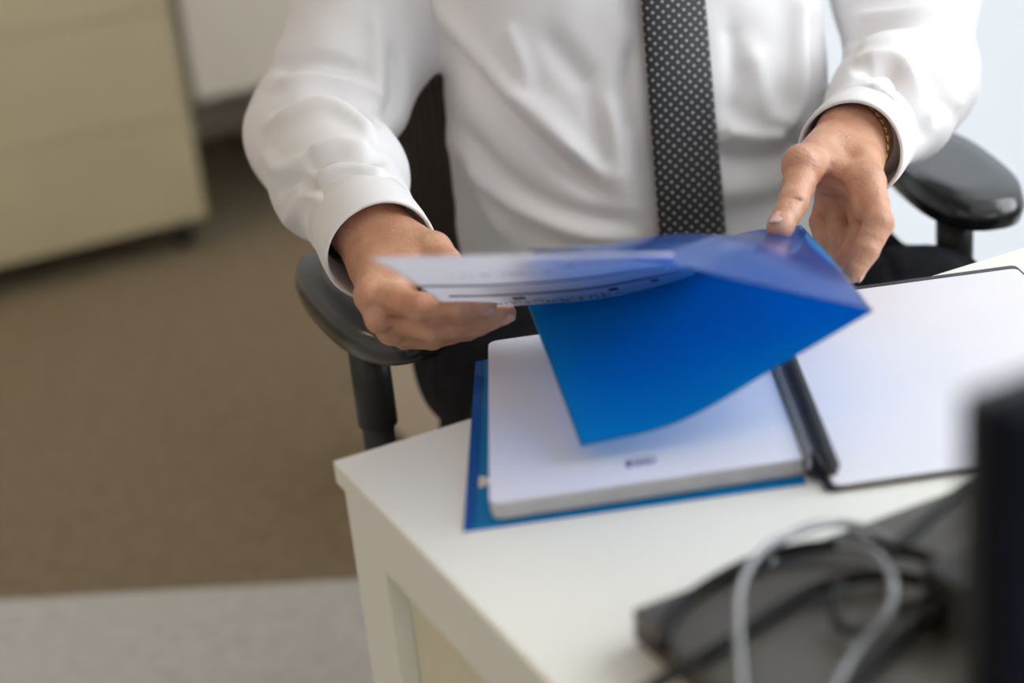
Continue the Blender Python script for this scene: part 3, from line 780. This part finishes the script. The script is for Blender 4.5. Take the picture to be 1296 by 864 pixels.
left = {'wrist': {'p': [WL]},
 'index': {'p': J((474, 371, 1.350), (533, 388, 1.312), (583, 391.5, 1.311), (612, 387.5, 1.317)), 'r': [.0132, .0104, .0094, .0086]},
 'middle': {'p': J((481, 400, 1.356), (549, 416, 1.338), (604, 410, 1.338), (637, 397, 1.340)), 'r': [.0122, .0096, .0089, .0080]},
 'ring': {'p': J((495, 417, 1.374), (546, 426, 1.370), (592, 416, 1.374), (618, 405, 1.378)), 'r': [.0120, .0098, .0088, .0078]},
 'little': {'p': J((513, 424, 1.396), (548, 428, 1.400), (582, 418, 1.406), (603, 410, 1.408)), 'r': [.0112, .0088, .0078, .0070]},
 'thumb': {'p': J((496, 300, 1.420), (548, 318, 1.385), (580, 347, 1.362), (604, 372, 1.352)), 'r': [.0185, .0150, .0115, .0095]}}
def exL(F):
    F.cone(P(505, 315, 1.405), P(490, 365, 1.362), .020, .016, .014)       # back of the hand towards the index knuckle
    F.cone(P(520, 330, 1.385), P(500, 368, 1.358), .016, .0125, .014)      # web between thumb and index
    F.ell(P(468, 374, 1.343), (.0125, .0125, .0125), k=.008)
    F.ell(P(480, 404, 1.343), (.0115, .0115, .0115), k=.006); F.ell(P(498, 421, 1.360), (.0105, .0105, .0105), k=.006)
    F.cone(P(482, 290, 1.43), P(500, 352, 1.366), .0035, .0035, .010) if False else None
VL, QL = hand(left, .015, exL, elbow=WL+(EL-WL)*.30,
   carve=[(P(470, 388, 1.332), P(510, 399, 1.322), 0.0008, .005), (P(482, 412, 1.345), P(520, 424, 1.345), 0.0008, .005), (P(556, 402, 1.312), P(566, 378, 1.306), .0009, .0025), (P(574, 430, 1.322), P(566, 412, 1.318), .0009, .0025)])
right = {'wrist': {'p': [WR]},
 'index': {'p': J((1099, 232, 1.378), (1112, 283, 1.345), (1096, 317, 1.338), (1081, 342, 1.336)), 'r': [.0140, .0112, .0098, .0082]},
 'middle': {'p': J((1090, 250, 1.398), (1093, 297, 1.372), (1077, 323, 1.368), (1063, 344, 1.366)), 'r': [.0130, .0105, .0092, .0080]},
 'ring': {'p': J((1070, 258, 1.418), (1060, 293, 1.400), (1061, 316, 1.396), (1060, 336, 1.392)), 'r': [.0125, .0100, .0088, .0078]},
 'little': {'p': J((1050, 252, 1.436), (1039, 281, 1.420), (1044, 303, 1.414), (1050, 322, 1.410)), 'r': [.0115, .0090, .0080, .0070]},
 'thumb': {'p': J((1050, 184, 1.432), (1018, 211, 1.388), (1004, 256, 1.352), (988, 286, 1.334)), 'r': [.0190, .0150, .0115, .0100]}}
def exR(F):
    F.cone(P(1066, 200, 1.425), P(1050, 228, 1.405), .016, .011, .012)      # thumb web
    F.cone(P(1040, 205, 1.400), P(1085, 232, 1.385), .0085, .010, .012)
    F.ell(P(1014, 206, 1.380), (.0150, .0150, .0150), k=.008)
    F.cone(P(1062, 232, 1.425), P(1048, 268, 1.422), .014, .012, .010)
    F.ell(P(1060, 160, 1.452), (.013, .013, .013), k=.012)
    F.cone(P(1085, 235, 1.378), P(1092, 268, 1.362), .0095, .008, .008)     # fleshy base of the index finger
VR, QR = hand(right, .015, exR, elbow=WR+(ER-WR)*.30,
   carve=[(P(1000, 250, 1.337), P(1014, 254, 1.342), .0008, .0022), (P(997, 259, 1.337), P(1011, 264, 1.342), .0008, .0022),
          (P(1090, 283, 1.338), P(1102, 288, 1.330), .0010, .003), (P(1046, 226, 1.388), P(1068, 240, 1.380), .0020, .006)])
# --- rest of the body at a coarser step: trunk, arms, neck, head
F = Field((-.36, 1.36, .50), (.74, 2.02, 1.50), .006)
torso(F, -.018, zmin=.56, zmax=1.10)
F.chain([SL, ML, EL, WL+(EL-WL)*.12], [.05, .047, .042, .029], .02)
F.chain([SR, MR, ER, WR+(ER-WR)*.12], [.05, .047, .042, .029], .02)
F.chain([SL, neck0, SR], [.05, .06, .05], .03)
hc = HIP+np.array([0, 0, 1.335])+FW*.005
F.chain([neck0, hc-np.array([0, 0, .10])-FW*.015], [.058, .056], .02)
ax = np.array([LF, -FW, [0, 0, 1.0]])
F.ell(hc+np.array([0, 0, .03])-FW*.012, (.076, .096, .095), ax, .02)
F.ell(hc+np.array([0, 0, -.045])+FW*.022, (.058, .070, .072), ax, .03)
F.cone(hc+FW*.088+np.array([0, 0, .012]), hc+FW*.108+np.array([0, 0, -.030]), .009, .0135, .012)
F.ell(hc+FW*.088+np.array([0, 0, -.062]), (.024, .010, .009), ax, .008)
F.ell(hc+FW*.075+np.array([0, 0, -.100]), (.022, .018, .018), ax, .015)
for s in (-1, 1):
    F.ell(hc+LF*s*.080-FW*.008+np.array([0, 0, -.010]), (.008, .020, .032), ax, .006)
    F.cone(hc+FW*.080+LF*s*.012+np.array([0, 0, .030]), hc+FW*.068+LF*s*.048+np.array([0, 0, .030]), .010, .008, .012)
    F.ell(hc+FW*.074+LF*s*.032+np.array([0, 0, .010]), (.013, .011, .010), ax, .004)
VB, QB = F.mesh(); VB = smooth_mesh(VB, QB, 2)
Va = np.vstack([VB, VL, VR]); Qa = np.vstack([QB, QL+len(VB), QR+len(VB)+len(VL)])
body = wparent(np_mesh('body', Va, Qa, 'skin'))
# hair cap
F = Field(hc-np.array([.14, .16, .12]), hc+np.array([.14, .16, .17]), .005)
F.ell(hc+np.array([0, 0, .038])-FW*.020, (.083, .100, .098), ax, .0)
s_ = F.sub(F.lo, F.lo+F.h*F.n); sl, X, Y, Z = s_
yf = (X-hc[0])*FW[0]+(Y-hc[1])*FW[1]
cutp = np.maximum(.62*(yf+.02)-(Z-hc[2]-.005), -(Z-hc[2]+.075)).astype(np.float32)
F.f = np.maximum(F.f, cutp)
Vh, Qh = F.mesh(); Vh = smooth_mesh(Vh, Qh, 2); wparent(np_mesh('hair', Vh, Qh, 'hair'))
for s in (-1, 1):
    for nm, off, rad, mt in (('eye', FW*.0815+LF*s*.032+np.array([0, 0, .010]), (.010, .006, .0045), 'page'), ('iris', FW*.0865+LF*s*.032+np.array([0, 0, .010]), (.004, .002, .004), 'hair'), ('eyebrow', FW*.0835+LF*s*.032+np.array([0, 0, .034]), (.018, .006, .0035), 'hair')):
        bm = bmesh.new(); bmesh.ops.create_uvsphere(bm, u_segments=16, v_segments=10, radius=1.0)
        for v in bm.verts: v.co = Vector(hc+off+LF*(v.co.x*rad[0])+FW*(v.co.y*rad[1])+np.array([0, 0, 1.0])*(v.co.z*rad[2]))
        o = bm_obj(nm, bm, mt, None, True); o.parent = body
# fingernails
def nail(c, along, out, L, Wd):
    along = along/np.linalg.norm(along); out = out-along*(out@along); out /= np.linalg.norm(out); sd = np.cross(along, out)
    V = []; Fq = []; n, m = 9, 9
    for j in range(m):
        t = -1+2*j/(m-1)
        for i in range(n):
            s = -1+2*i/(n-1); x, y = s*math.sqrt(1-.5*t*t), t*math.sqrt(1-.5*s*s)
            V.append(c+sd*x*Wd+along*y*L+out*(.0012-.0026*x*x-.0006*y*y))
    for j in range(m-1):
        for i in range(n-1): Fq.append((j*n+i, j*n+i+1, (j+1)*n+i+1, (j+1)*n+i))
    o = link_mesh('fingernail', V, Fq, 'nail', None, True); s = o.modifiers.new('t', 'SOLIDIFY'); s.thickness = .0008
    o.parent = body; o.matrix_parent_inverse = Matrix.Identity(4); return o
def finger_nail(hd, n, outdir, L=.0058, Wd=.0050):
    p = hd[n]['p']; al = p[-1]-p[-2]; al /= np.linalg.norm(al); r = hd[n]['r'][-1]
    out = np.array(outdir, float); out = out-al*(out@al); out /= np.linalg.norm(out)
    nail(p[-1]+al*r*.15+out*(r*.97), al, out, L, Wd)
finger_nail(left, 'index', -FWD*.9-UPV*.75)
finger_nail(left, 'middle', -FWD*.7-UPV*.8)
finger_nail(right, 'thumb', -FWD*.75-RGT*.6+UPV*.3, .0068, .0062)
finger_nail(right, 'index', RGT*.9-UPV*.4-FWD*.2)
# bracelet: chain of small links round the right-hand wrist in view
wdir = WR-ER; wdir /= np.linalg.norm(wdir); wa = np.cross(wdir, [0, 0, 1.0]); wa /= np.linalg.norm(wa); wb = np.cross(wa, wdir)
V = []; Fb = []
wc = WR+wdir*.004
for k in range(30):
    t = 2*math.pi*k/30
    v, f = tube(catmull([wc+(wa*math.cos(t+q)+wb*math.sin(t+q))*(.0315+dr)+wdir*(dw-.010+.016*((wa*math.cos(t)+wb*math.sin(t))@(RGT*.8-UPV*.6))) for q, dr, dw in ((-.10, 0, .001), (-.05, .002, .004), (.05, .002, .004), (.10, 0, .001), (.05, .0015, -.003), (-.05, .0015, -.003), (-.10, 0, .001))], 14), .0013, 6)
    Fb += [tuple(i+len(V) for i in q) for q in f]; V += v
br = wparent(link_mesh('bracelet', V, Fb, 'gold', None, True)); br['label'] = 'gold chain bracelet under the cuff'

# --- trousers, belt, shoes
F = Field((-.30, 1.05, .06), (.78, 1.95, .72), .005)
hz = .57
hips = [HIP+LF*s*.145+np.array([0, 0, hz]) for s in (-1, 1)]
knees = [HIP+FW*.42-LF*.150+np.array([0, 0, .545]), HIP+FW*.40+LF*.245+np.array([0, 0, .560])]
ank = [knees[0]-FW*.03+np.array([0, 0, -.44]), knees[1]-FW*.03+np.array([0, 0, -.44])]
F.ell(HIP+np.array([0, 0, .575]), (.185, .14, .105), np.array([LF, FW, [0, 0, 1]]), .03)
for a, b, c in zip(hips, knees, ank):
    F.chain([a, (a+b)/2+np.array([0, 0, .006]), b, (b+c)/2, c], [.112, .096, .076, .064, .062], .02)
V, Q = F.mesh(); V = smooth_mesh(V, Q, 2); N = vnormals(V, Q)
px, py, dep = project(V); PX = np.stack([px, py], 1); disp = .003*wob(V, 60, 5)+.0015*wob(V, 130, 6)
for line, wd, amp in (([(1080, 300), (1130, 300), (1185, 298)], 10, -11.0), ([(1130, 250), (1165, 262), (1190, 290)], 12, 6.0), ([(1100, 330), (1150, 322), (1200, 335)], 16, 5.0), ([(1100, 310), (1120, 330), (1130, 350)], 8, -3.0)):
    pts = catmull(np.array(line, float), 14); dm = np.full(len(V), 1e9)
    for i in range(len(pts)-1):
        a, b = pts[i], pts[i+1]; ab = b-a; t = np.clip(((PX-a)@ab)/(ab@ab), 0, 1); dm = np.minimum(dm, np.linalg.norm(PX-(a+t[:, None]*ab), axis=1))
    disp += amp*1e-3*np.exp(-(dm/wd)**2)*np.clip(N[:, 2]*2, 0, 1)
V = V+N*disp[:, None]
wparent(np_mesh('trousers', V, Q, 'trouser'))
V = []; Fb = []; nn = 64
for z in (.600, .602, .632, .634):
    for k in range(nn):
        t = 2*math.pi*k/nn; g = .012 if z in (.602, .632) else .004
        p = HIP+LF*((.188+g)*math.cos(t))+FW*((.134+g)*math.sin(t)); V.append((p[0], p[1], z))
for j in range(3):
    for k in range(nn): Fb.append((j*nn+k, j*nn+(k+1) % nn, (j+1)*nn+(k+1) % nn, (j+1)*nn+k))
wparent(link_mesh('belt', V, Fb, 'belt', None, True))
for c in ank:
    F = Field(c+np.array([-.25, -.30, -.13]), c+np.array([.25, .25, .08]), .005)
    g = np.array([c[0], c[1], 0])
    F.chain([g-FW*.03+np.array([0, 0, .045]), g+FW*.06+np.array([0, 0, .042]), g+FW*.17+np.array([0, 0, .034])], [.042, .044, .033], .02)
    F.chain([g+np.array([0, 0, .05]), g+np.array([0, 0, .10])], [.042, .040], .02)
    k0 = int(round((0.002-F.lo[2])/F.h)); F.f[:, :, :k0+1] = np.maximum(F.f[:, :, :k0+1], .003)
    V, Q = F.mesh(); V = smooth_mesh(V, Q, 2); V[:, 2] = np.maximum(V[:, 2], 0.0005); wparent(np_mesh('shoe', V, Q, 'shoe'))

# ------------------------------------------------------------------ notebook on the desk, over a blue folder
Z0 = DZ
def quad_flat(name, pts, z0, z1, material, parent=None, rnd=0.0, seg=5):
    pts = [np.array(p[:2]) for p in pts]; poly = []
    n = len(pts)
    for i in range(n):
        p = pts[i]; a = pts[i-1]-p; b = pts[(i+1) % n]-p; a /= np.linalg.norm(a); b /= np.linalg.norm(b)
        if rnd:
            s, e = p+a*rnd, p+b*rnd
            for k in range(seg+1):
                t = k/seg; poly.append((1-t)**2*s+2*t*(1-t)*p+t*t*e)
        else: poly.append(p)
    n = len(poly); V = [(p[0], p[1], z0) for p in poly]+[(p[0], p[1], z1) for p in poly]
    F = [tuple(reversed(range(n))), tuple(range(n, 2*n))]+[(i, (i+1) % n, n+(i+1) % n, n+i) for i in range(n)]
    ar = sum(poly[i][0]*poly[(i+1) % n][1]-poly[(i+1) % n][0]*poly[i][1] for i in range(n))
    if ar < 0: F = [tuple(reversed(f)) for f in F]
    return link_mesh(name, V, F, material, parent)
# folder under the notebook
fo = thing('plastic_folder', 'blue translucent plastic folder lying under the open notebook', 'folder')
fbl = PZ(588, 673, Z0); fbr = PZ(1020, 613, Z0); ftl = PZ(603, 459, Z0); ftr = fbr+(ftl-fbl)
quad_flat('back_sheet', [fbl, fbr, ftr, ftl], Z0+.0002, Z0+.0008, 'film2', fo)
# front sheet has a half-moon thumb notch in its left edge
d_l = ftl-fbl; d_b = fbr-fbl
def fpt(s, t): return (fbl+d_b*s+d_l*t)[:2]
st = np.linalg.norm(d_l); tn = .235
arc = [fpt(.034+.036*math.sin(a), tn-.030*math.cos(a)) for a in np.linspace(0, math.pi, 9)]
V2 = [fpt(.03, 0), fpt(1, 0), fpt(1, 1), fpt(.03, 1)]+arc[::-1]
n = len(V2); Vv = [(p[0], p[1], Z0+.0012) for p in V2]
o = link_mesh('front_sheet', Vv, [tuple(range(n))], 'film', fo); s = o.modifiers.new('t', 'SOLIDIFY'); s.thickness = .0004; s.offset = 1
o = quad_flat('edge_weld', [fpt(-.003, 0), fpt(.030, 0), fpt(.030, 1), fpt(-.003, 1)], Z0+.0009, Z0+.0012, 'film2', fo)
nt_ = [(p[0], p[1], Z0+.0018) for p in arc]; link_mesh('notch', nt_, [tuple(range(len(nt_)))], 'desk', fo)

nbk = thing('spiral_notebook', 'open spiral notebook with white pages and black cover on the desk', 'notebook')
zc = Z0+.0018; ZP = zc+.0135
bl = PZ(619, 638, ZP); br_ = PZ(1036, 577, ZP); sp_t = PZ(991, 452, ZP)
dirs = (sp_t-br_); dirs /= np.linalg.norm(dirs)
tl_ = PZ(618, 432, ZP)
dl = tl_-bl; LH = np.linalg.norm(dl); dl /= LH
dirs = dl
tr_ = br_+dirs*LH
wv = (br_-bl)/np.linalg.norm(br_-bl)
quad_flat('back_cover', [bl+wv*.002+dl*.003, br_+dl*.003+wv*.002, tr_-dl*.001+wv*.002, tl_+wv*.002-dl*.001], zc, zc+.0015, 'cover', nbk, .010)
npg = 9
for k in range(npg):
    za = zc+.0016+k*(ZP-.0006-zc-.0016)/npg; zb = za+(ZP-.0006-zc-.0016)/npg*.9
    jt = rng.uniform(-.0006, .0006)
    quad_flat('page_bundle', [bl+wv*(.0006+jt)-dl*jt, br_-wv*.004, tr_-wv*.004, tl_+wv*(.0006+jt)], za, zb, 'pagedge', nbk, .009)
quad_flat('page', [bl, br_-wv*.003, tr_-wv*.003, tl_], ZP-.0005, ZP, 'page', nbk, .009)
# right-hand side: cover flat on the desk with a sheet on it
zr = Z0+.0010; ZR = zr+.004
rbl = PZ(1057, 614, ZR); rbr_dir = PZ(1240, 588, ZR)-rbl; rbr_dir /= np.linalg.norm(rbr_dir)
rup = dl - rbr_dir*(dl@rbr_dir); rup /= np.linalg.norm(rup)
top_on = PZ(1296, 338, ZR); hgt = (top_on-rbl)@rup
rW = .245
rtl = rbl+rup*hgt; rbr = rbl+rbr_dir*rW; rtr = rtl+rbr_dir*rW
quad_flat('front_cover', [rbl-rbr_dir*.006-rup*.001, rbr+rbr_dir*.004-rup*.001, rtr+rbr_dir*.004+rup*.013, rtl-rbr_dir*.006+rup*.013], zr, zr+.0015, 'cover', nbk, .006)
quad_flat('turned_page', [rbl, rbr, rtr, rtl], zr+.0020, ZR-.0006, 'pagedge', nbk, .006)
quad_flat('turned_page', [rbl, rbr, rtr, rtl], ZR-.0005, ZR, 'page', nbk, .006)
# coil: one wire winding between the two halves
c0 = (br_+wv*.006)*.5+(rbl-rbr_dir*.004)*.5; c0 = c0-wv*.004; c0[2] = Z0+.0125
c1 = c0+dl*(LH-.004)+wv*.000
turns = 66; m = turns*14; pts = []
axx = (c1-c0); La = np.linalg.norm(axx); axn = axx/La; sa = np.cross(axn, [0, 0, 1.0]); sa /= np.linalg.norm(sa); sb_ = np.cross(sa, axn)
for i in range(m+1):
    t = i/m; a = 2*math.pi*turns*t; pts.append(c0+axx*t+(sa*math.cos(a)*.0112+sb_*math.sin(a)*.0105))
V, Fc = tube(pts, .0007, 5); link_mesh('coil', V, Fc, 'coil', nbk, True)
V, Fc = tube([c0+axn*.001-np.array([0, 0, .0030])+wv*.0065, c1-axn*.001-np.array([0, 0, .0030])+wv*.0065], .0046, 12); link_mesh('spine', V, Fc, 'cover', nbk, True)
# printed mark on the page: dark block and a short row of letter-like strokes
def flat_mark(name, px0, py0, px1, py1, hgt, mt, slant=0.0):
    a = PZ(px0, py0, ZP); b = PZ(px1, py1, ZP); a[2] = b[2] = 0
    up = dl.copy(); up[2] = 0
    return quad_flat(name, [a, b, b+up*hgt+wv*slant, a+up*hgt+wv*slant], ZP+.00005, ZP+.00015, mt, nbk)
bmk = []
flat_mark('logo_block', 793, 592, 799, 591, .0105, 'ink')
xs = 802
for k, wd in enumerate((2.2, 2.2, 3.2, 2.0, 3.0, 1.8, 2.6)):
    y = 591-.14*(xs-799)-(0 if k % 2 else 1.2)
    flat_mark('logo_letter', xs, y, xs+wd, y-.3, .0075 if k < 5 else .0060, 'ink', .0006*(k-2)); xs += wd+1.5
flat_mark('logo_rule', 801, 587.5, 826, 584, .0012, 'ink'); flat_mark('logo_rule', 801, 581.0, 830, 577, .0012, 'ink')
flat_mark('text_line', 777, 574.5, 845, 564.5, .0012, 'faintink')

# ------------------------------------------------------------------ folder and sheets in the hands
hf = thing('plastic_folder', 'bright blue plastic folder held open between both hands', 'folder')
up_ctrl = [J((692, 384.5, 1.340), (765, 377, 1.340), (845, 356, 1.340), (925, 300, 1.348), (1014, 285, 1.372)),
           J((683, 344, 1.262), (748, 325, 1.255), (838, 302, 1.262), (936, 298, 1.285), (1038, 312, 1.310)),
           J((675, 322, 1.186), (738, 311, 1.180), (835, 305, 1.185), (948, 312, 1.200), (1066, 346, 1.225)),
           J((668, 316.5, 1.112), (730, 318, 1.105), (825, 330, 1.108), (962, 361, 1.125), (1105, 393, 1.150))]
grid_obj('top_leaf', patch(up_ctrl, 60, 50), 'film3', hf, .0004)
lo_ctrl = [J((663, 374, 1.362), (792, 358, 1.362), (905, 322, 1.366), (1016, 289, 1.374)),
           J((684, 428, 1.300), (808, 410, 1.302), (930, 366, 1.304), (1034, 306, 1.305)),
           J((709, 494, 1.235), (834, 470, 1.235), (958, 412, 1.230), (1068, 346, 1.226)),
           J((735, 565, 1.168), (860, 533, 1.165), (985, 463, 1.160), (1105, 393, 1.151))]
grid_obj('bottom_leaf', patch(lo_ctrl, 60, 50), 'film', hf, .0004)
pc = [J((568, 389, 1.330), (650, 386.5, 1.333), (755, 379, 1.333), (830, 363, 1.333), (880, 347, 1.336)),
      J((536, 367, 1.250), (630, 365, 1.250), (730, 358, 1.248), (805, 347, 1.248), (868, 338, 1.250)),
      J((500, 343, 1.165), (597, 342, 1.165), (700, 338, 1.162), (785, 331, 1.162), (858, 328, 1.165)),
      J((466, 326, 1.085), (565, 323.5, 1.085), (668, 322, 1.085), (765, 321, 1.088), (850, 320, 1.092))]
pp = grid_obj('printed_sheet', patch(pc, 60, 50), 'print', None, .0002, (.21, .245)); tag(pp, 'printed white sheet with ruled lines pinched in the bare hand beside the blue folder', 'paper')
pc2 = [J((660, 384, 1.348), (760, 375, 1.348), (845, 356, 1.348), (905, 336, 1.350)),
       J((645, 352, 1.280), (750, 322, 1.276), (840, 302, 1.280), (920, 303, 1.290)),
       J((636, 334, 1.240), (745, 314, 1.236), (845, 301, 1.240), (944, 305, 1.248))]
p2 = grid_obj('inner_sheet', patch(pc2, 40, 30), 'page', None, .0002); tag(p2, 'plain white sheet showing through the top leaf of the held blue folder', 'paper')

# ------------------------------------------------------------------ laptop with cables, monitor
lap = thing('laptop', 'closed dark laptop lying on the desk under tangled cables', 'laptop', UV(0, 0), ANG)
lu, lv = uv_of(PZ(799, 770, DZ+.024))
box_obj('base', (lu, lu+.34, lv-.22, lv, DZ+.003, DZ+.014), 'laptopside', lap, bev=.002)
box_obj('lid', (lu, lu+.34, lv-.22, lv, DZ+.0145, DZ+.024), 'laptop', lap, bev=.0025)
for a in (.02, .30):
    for b in (.02, .2): box_obj('rubber_foot', (lu+a, lu+a+.02, lv-b-.01, lv-b, DZ+.0002, DZ+.003), 'rubber', lap)
ZL = DZ+.0245
def cable(name, label, pts, r, mt, group=None):
    q = [PZ(a, b, z) for a, b, z in pts]
    V, F = tube(catmull(q, 60), r, 10); o = link_mesh(name, V, F, mt, None, True); tag(o, label, 'cable', group); return o
cable('cable', 'thick grey cable arching upright over the laptop corner', [(941, 900, ZL+.004), (934, 800, ZL+.018), (938, 740, ZL+.024), (965, 697, ZL+.022), (1003, 676, ZL+.016), (1070, 662, ZL+.006), (1150, 690, ZL+.004)], .0024, 'cableg')
cable('cable', 'black cable running across the middle of the laptop lid', [(800, 885, ZL+.003), (860, 848, ZL+.003), (919, 815, ZL+.003), (979, 775, ZL+.004), (1039, 742, ZL+.006), (1118, 728, ZL+.008), (1205, 745, ZL+.012)], .0041, 'cableb')
cable('cable', 'black cable curving along the far edge of the laptop', [(838, 820, ZL+.003), (848, 785, ZL+.003), (880, 751, ZL+.003), (947, 713, ZL+.005), (1019, 693, ZL+.007), (1098, 691, ZL+.009), (1158, 700, ZL+.016), (1210, 722, ZL+.026)], .0041, 'cableb')
cable('cable', 'straight black cable leading off the laptop towards the notebook page', [(1120, 705, ZL+.012), (1146, 683, ZL+.013), (1190, 645, ZL+.012), (1232, 612, ZL+.010), (1300, 585, ZL+.006)], .0041, 'cableb')
cable('cable', 'grey cable loop hanging near the black power adapter', [(1060, 690, ZL+.016), (1104, 697, ZL+.020), (1128, 731, ZL+.022), (1124, 775, ZL+.018), (1090, 815, ZL+.010), (1062, 860, ZL+.005), (1050, 900, ZL+.004)], .0024, 'cableg')
cable('cable', 'small curled dark cable with a metal plug on the laptop lid', [(1063, 735, ZL+.010), (1053, 765, ZL+.010), (1066, 795, ZL+.008), (1096, 797, ZL+.007), (1130, 778, ZL+.007), (1166, 760, ZL+.008)], .0026, 'cableb')
cable('cable', 'thin pale cable looping beyond the laptop edge onto the desk', [(975, 715, ZL+.004), (987, 692, ZL+.008), (1005, 672, ZL+.010), (1035, 662, ZL+.010), (1070, 664, ZL+.006), (1110, 690, ZL+.004)], .0016, 'cableg')
cable('cable', 'black cable sloping down the front of the laptop lid', [(1190, 770, ZL+.010), (1150, 800, ZL+.006), (1110, 835, ZL+.004), (1070, 880, ZL+.003)], .0040, 'cableb')
au, av = uv_of(PZ(1222, 790, ZL))
ad = thing('power_adapter', 'black power adapter block standing on the laptop beside the monitor', 'adapter', UV(au, av, ZL), ANG)
box_obj('case', (-.015, .045, -.020, .020, 0, .034), 'black', ad, bev=.004)
V, Fp = tube([(-.028, 0, .016), (-.015, 0, .016)], [.0035, .006], 10); link_mesh('strain_relief', V, Fp, 'cableb', ad, True)

mon = thing('monitor', 'dark navy computer monitor seen from behind at the desk edge', 'monitor', UV(0, 0), ANG)
mp = P(1239, 484, 1.0); mp = CAM+(mp-CAM)*(.55/(mp-CAM)[1]); mu, mv = uv_of(mp); mv -= .032; mu -= .010; mz = mp[2]
box_obj('rear_shell', (mu, mu+.46, mv, mv+.022, mz-.262, mz), 'monitor', mon, bev=.004)
box_obj('bezel', (mu+.001, mu+.459, mv+.0225, mv+.032, mz-.261, mz-.001), 'black', mon, bev=.002)
box_obj('screen', (mu+.010, mu+.450, mv+.0322, mv+.0326, mz-.250, mz-.010), 'screen', mon)
box_obj('neck', (mu+.215, mu+.275, mv-.035, mv-.001, DZ+.012, mz-.14), 'black', mon, bev=.004)
box_obj('stand_base', (mu+.13, mu+.36, mv-.09, mv+.06, DZ+.0003, DZ+.012), 'black', mon, bev=.004)
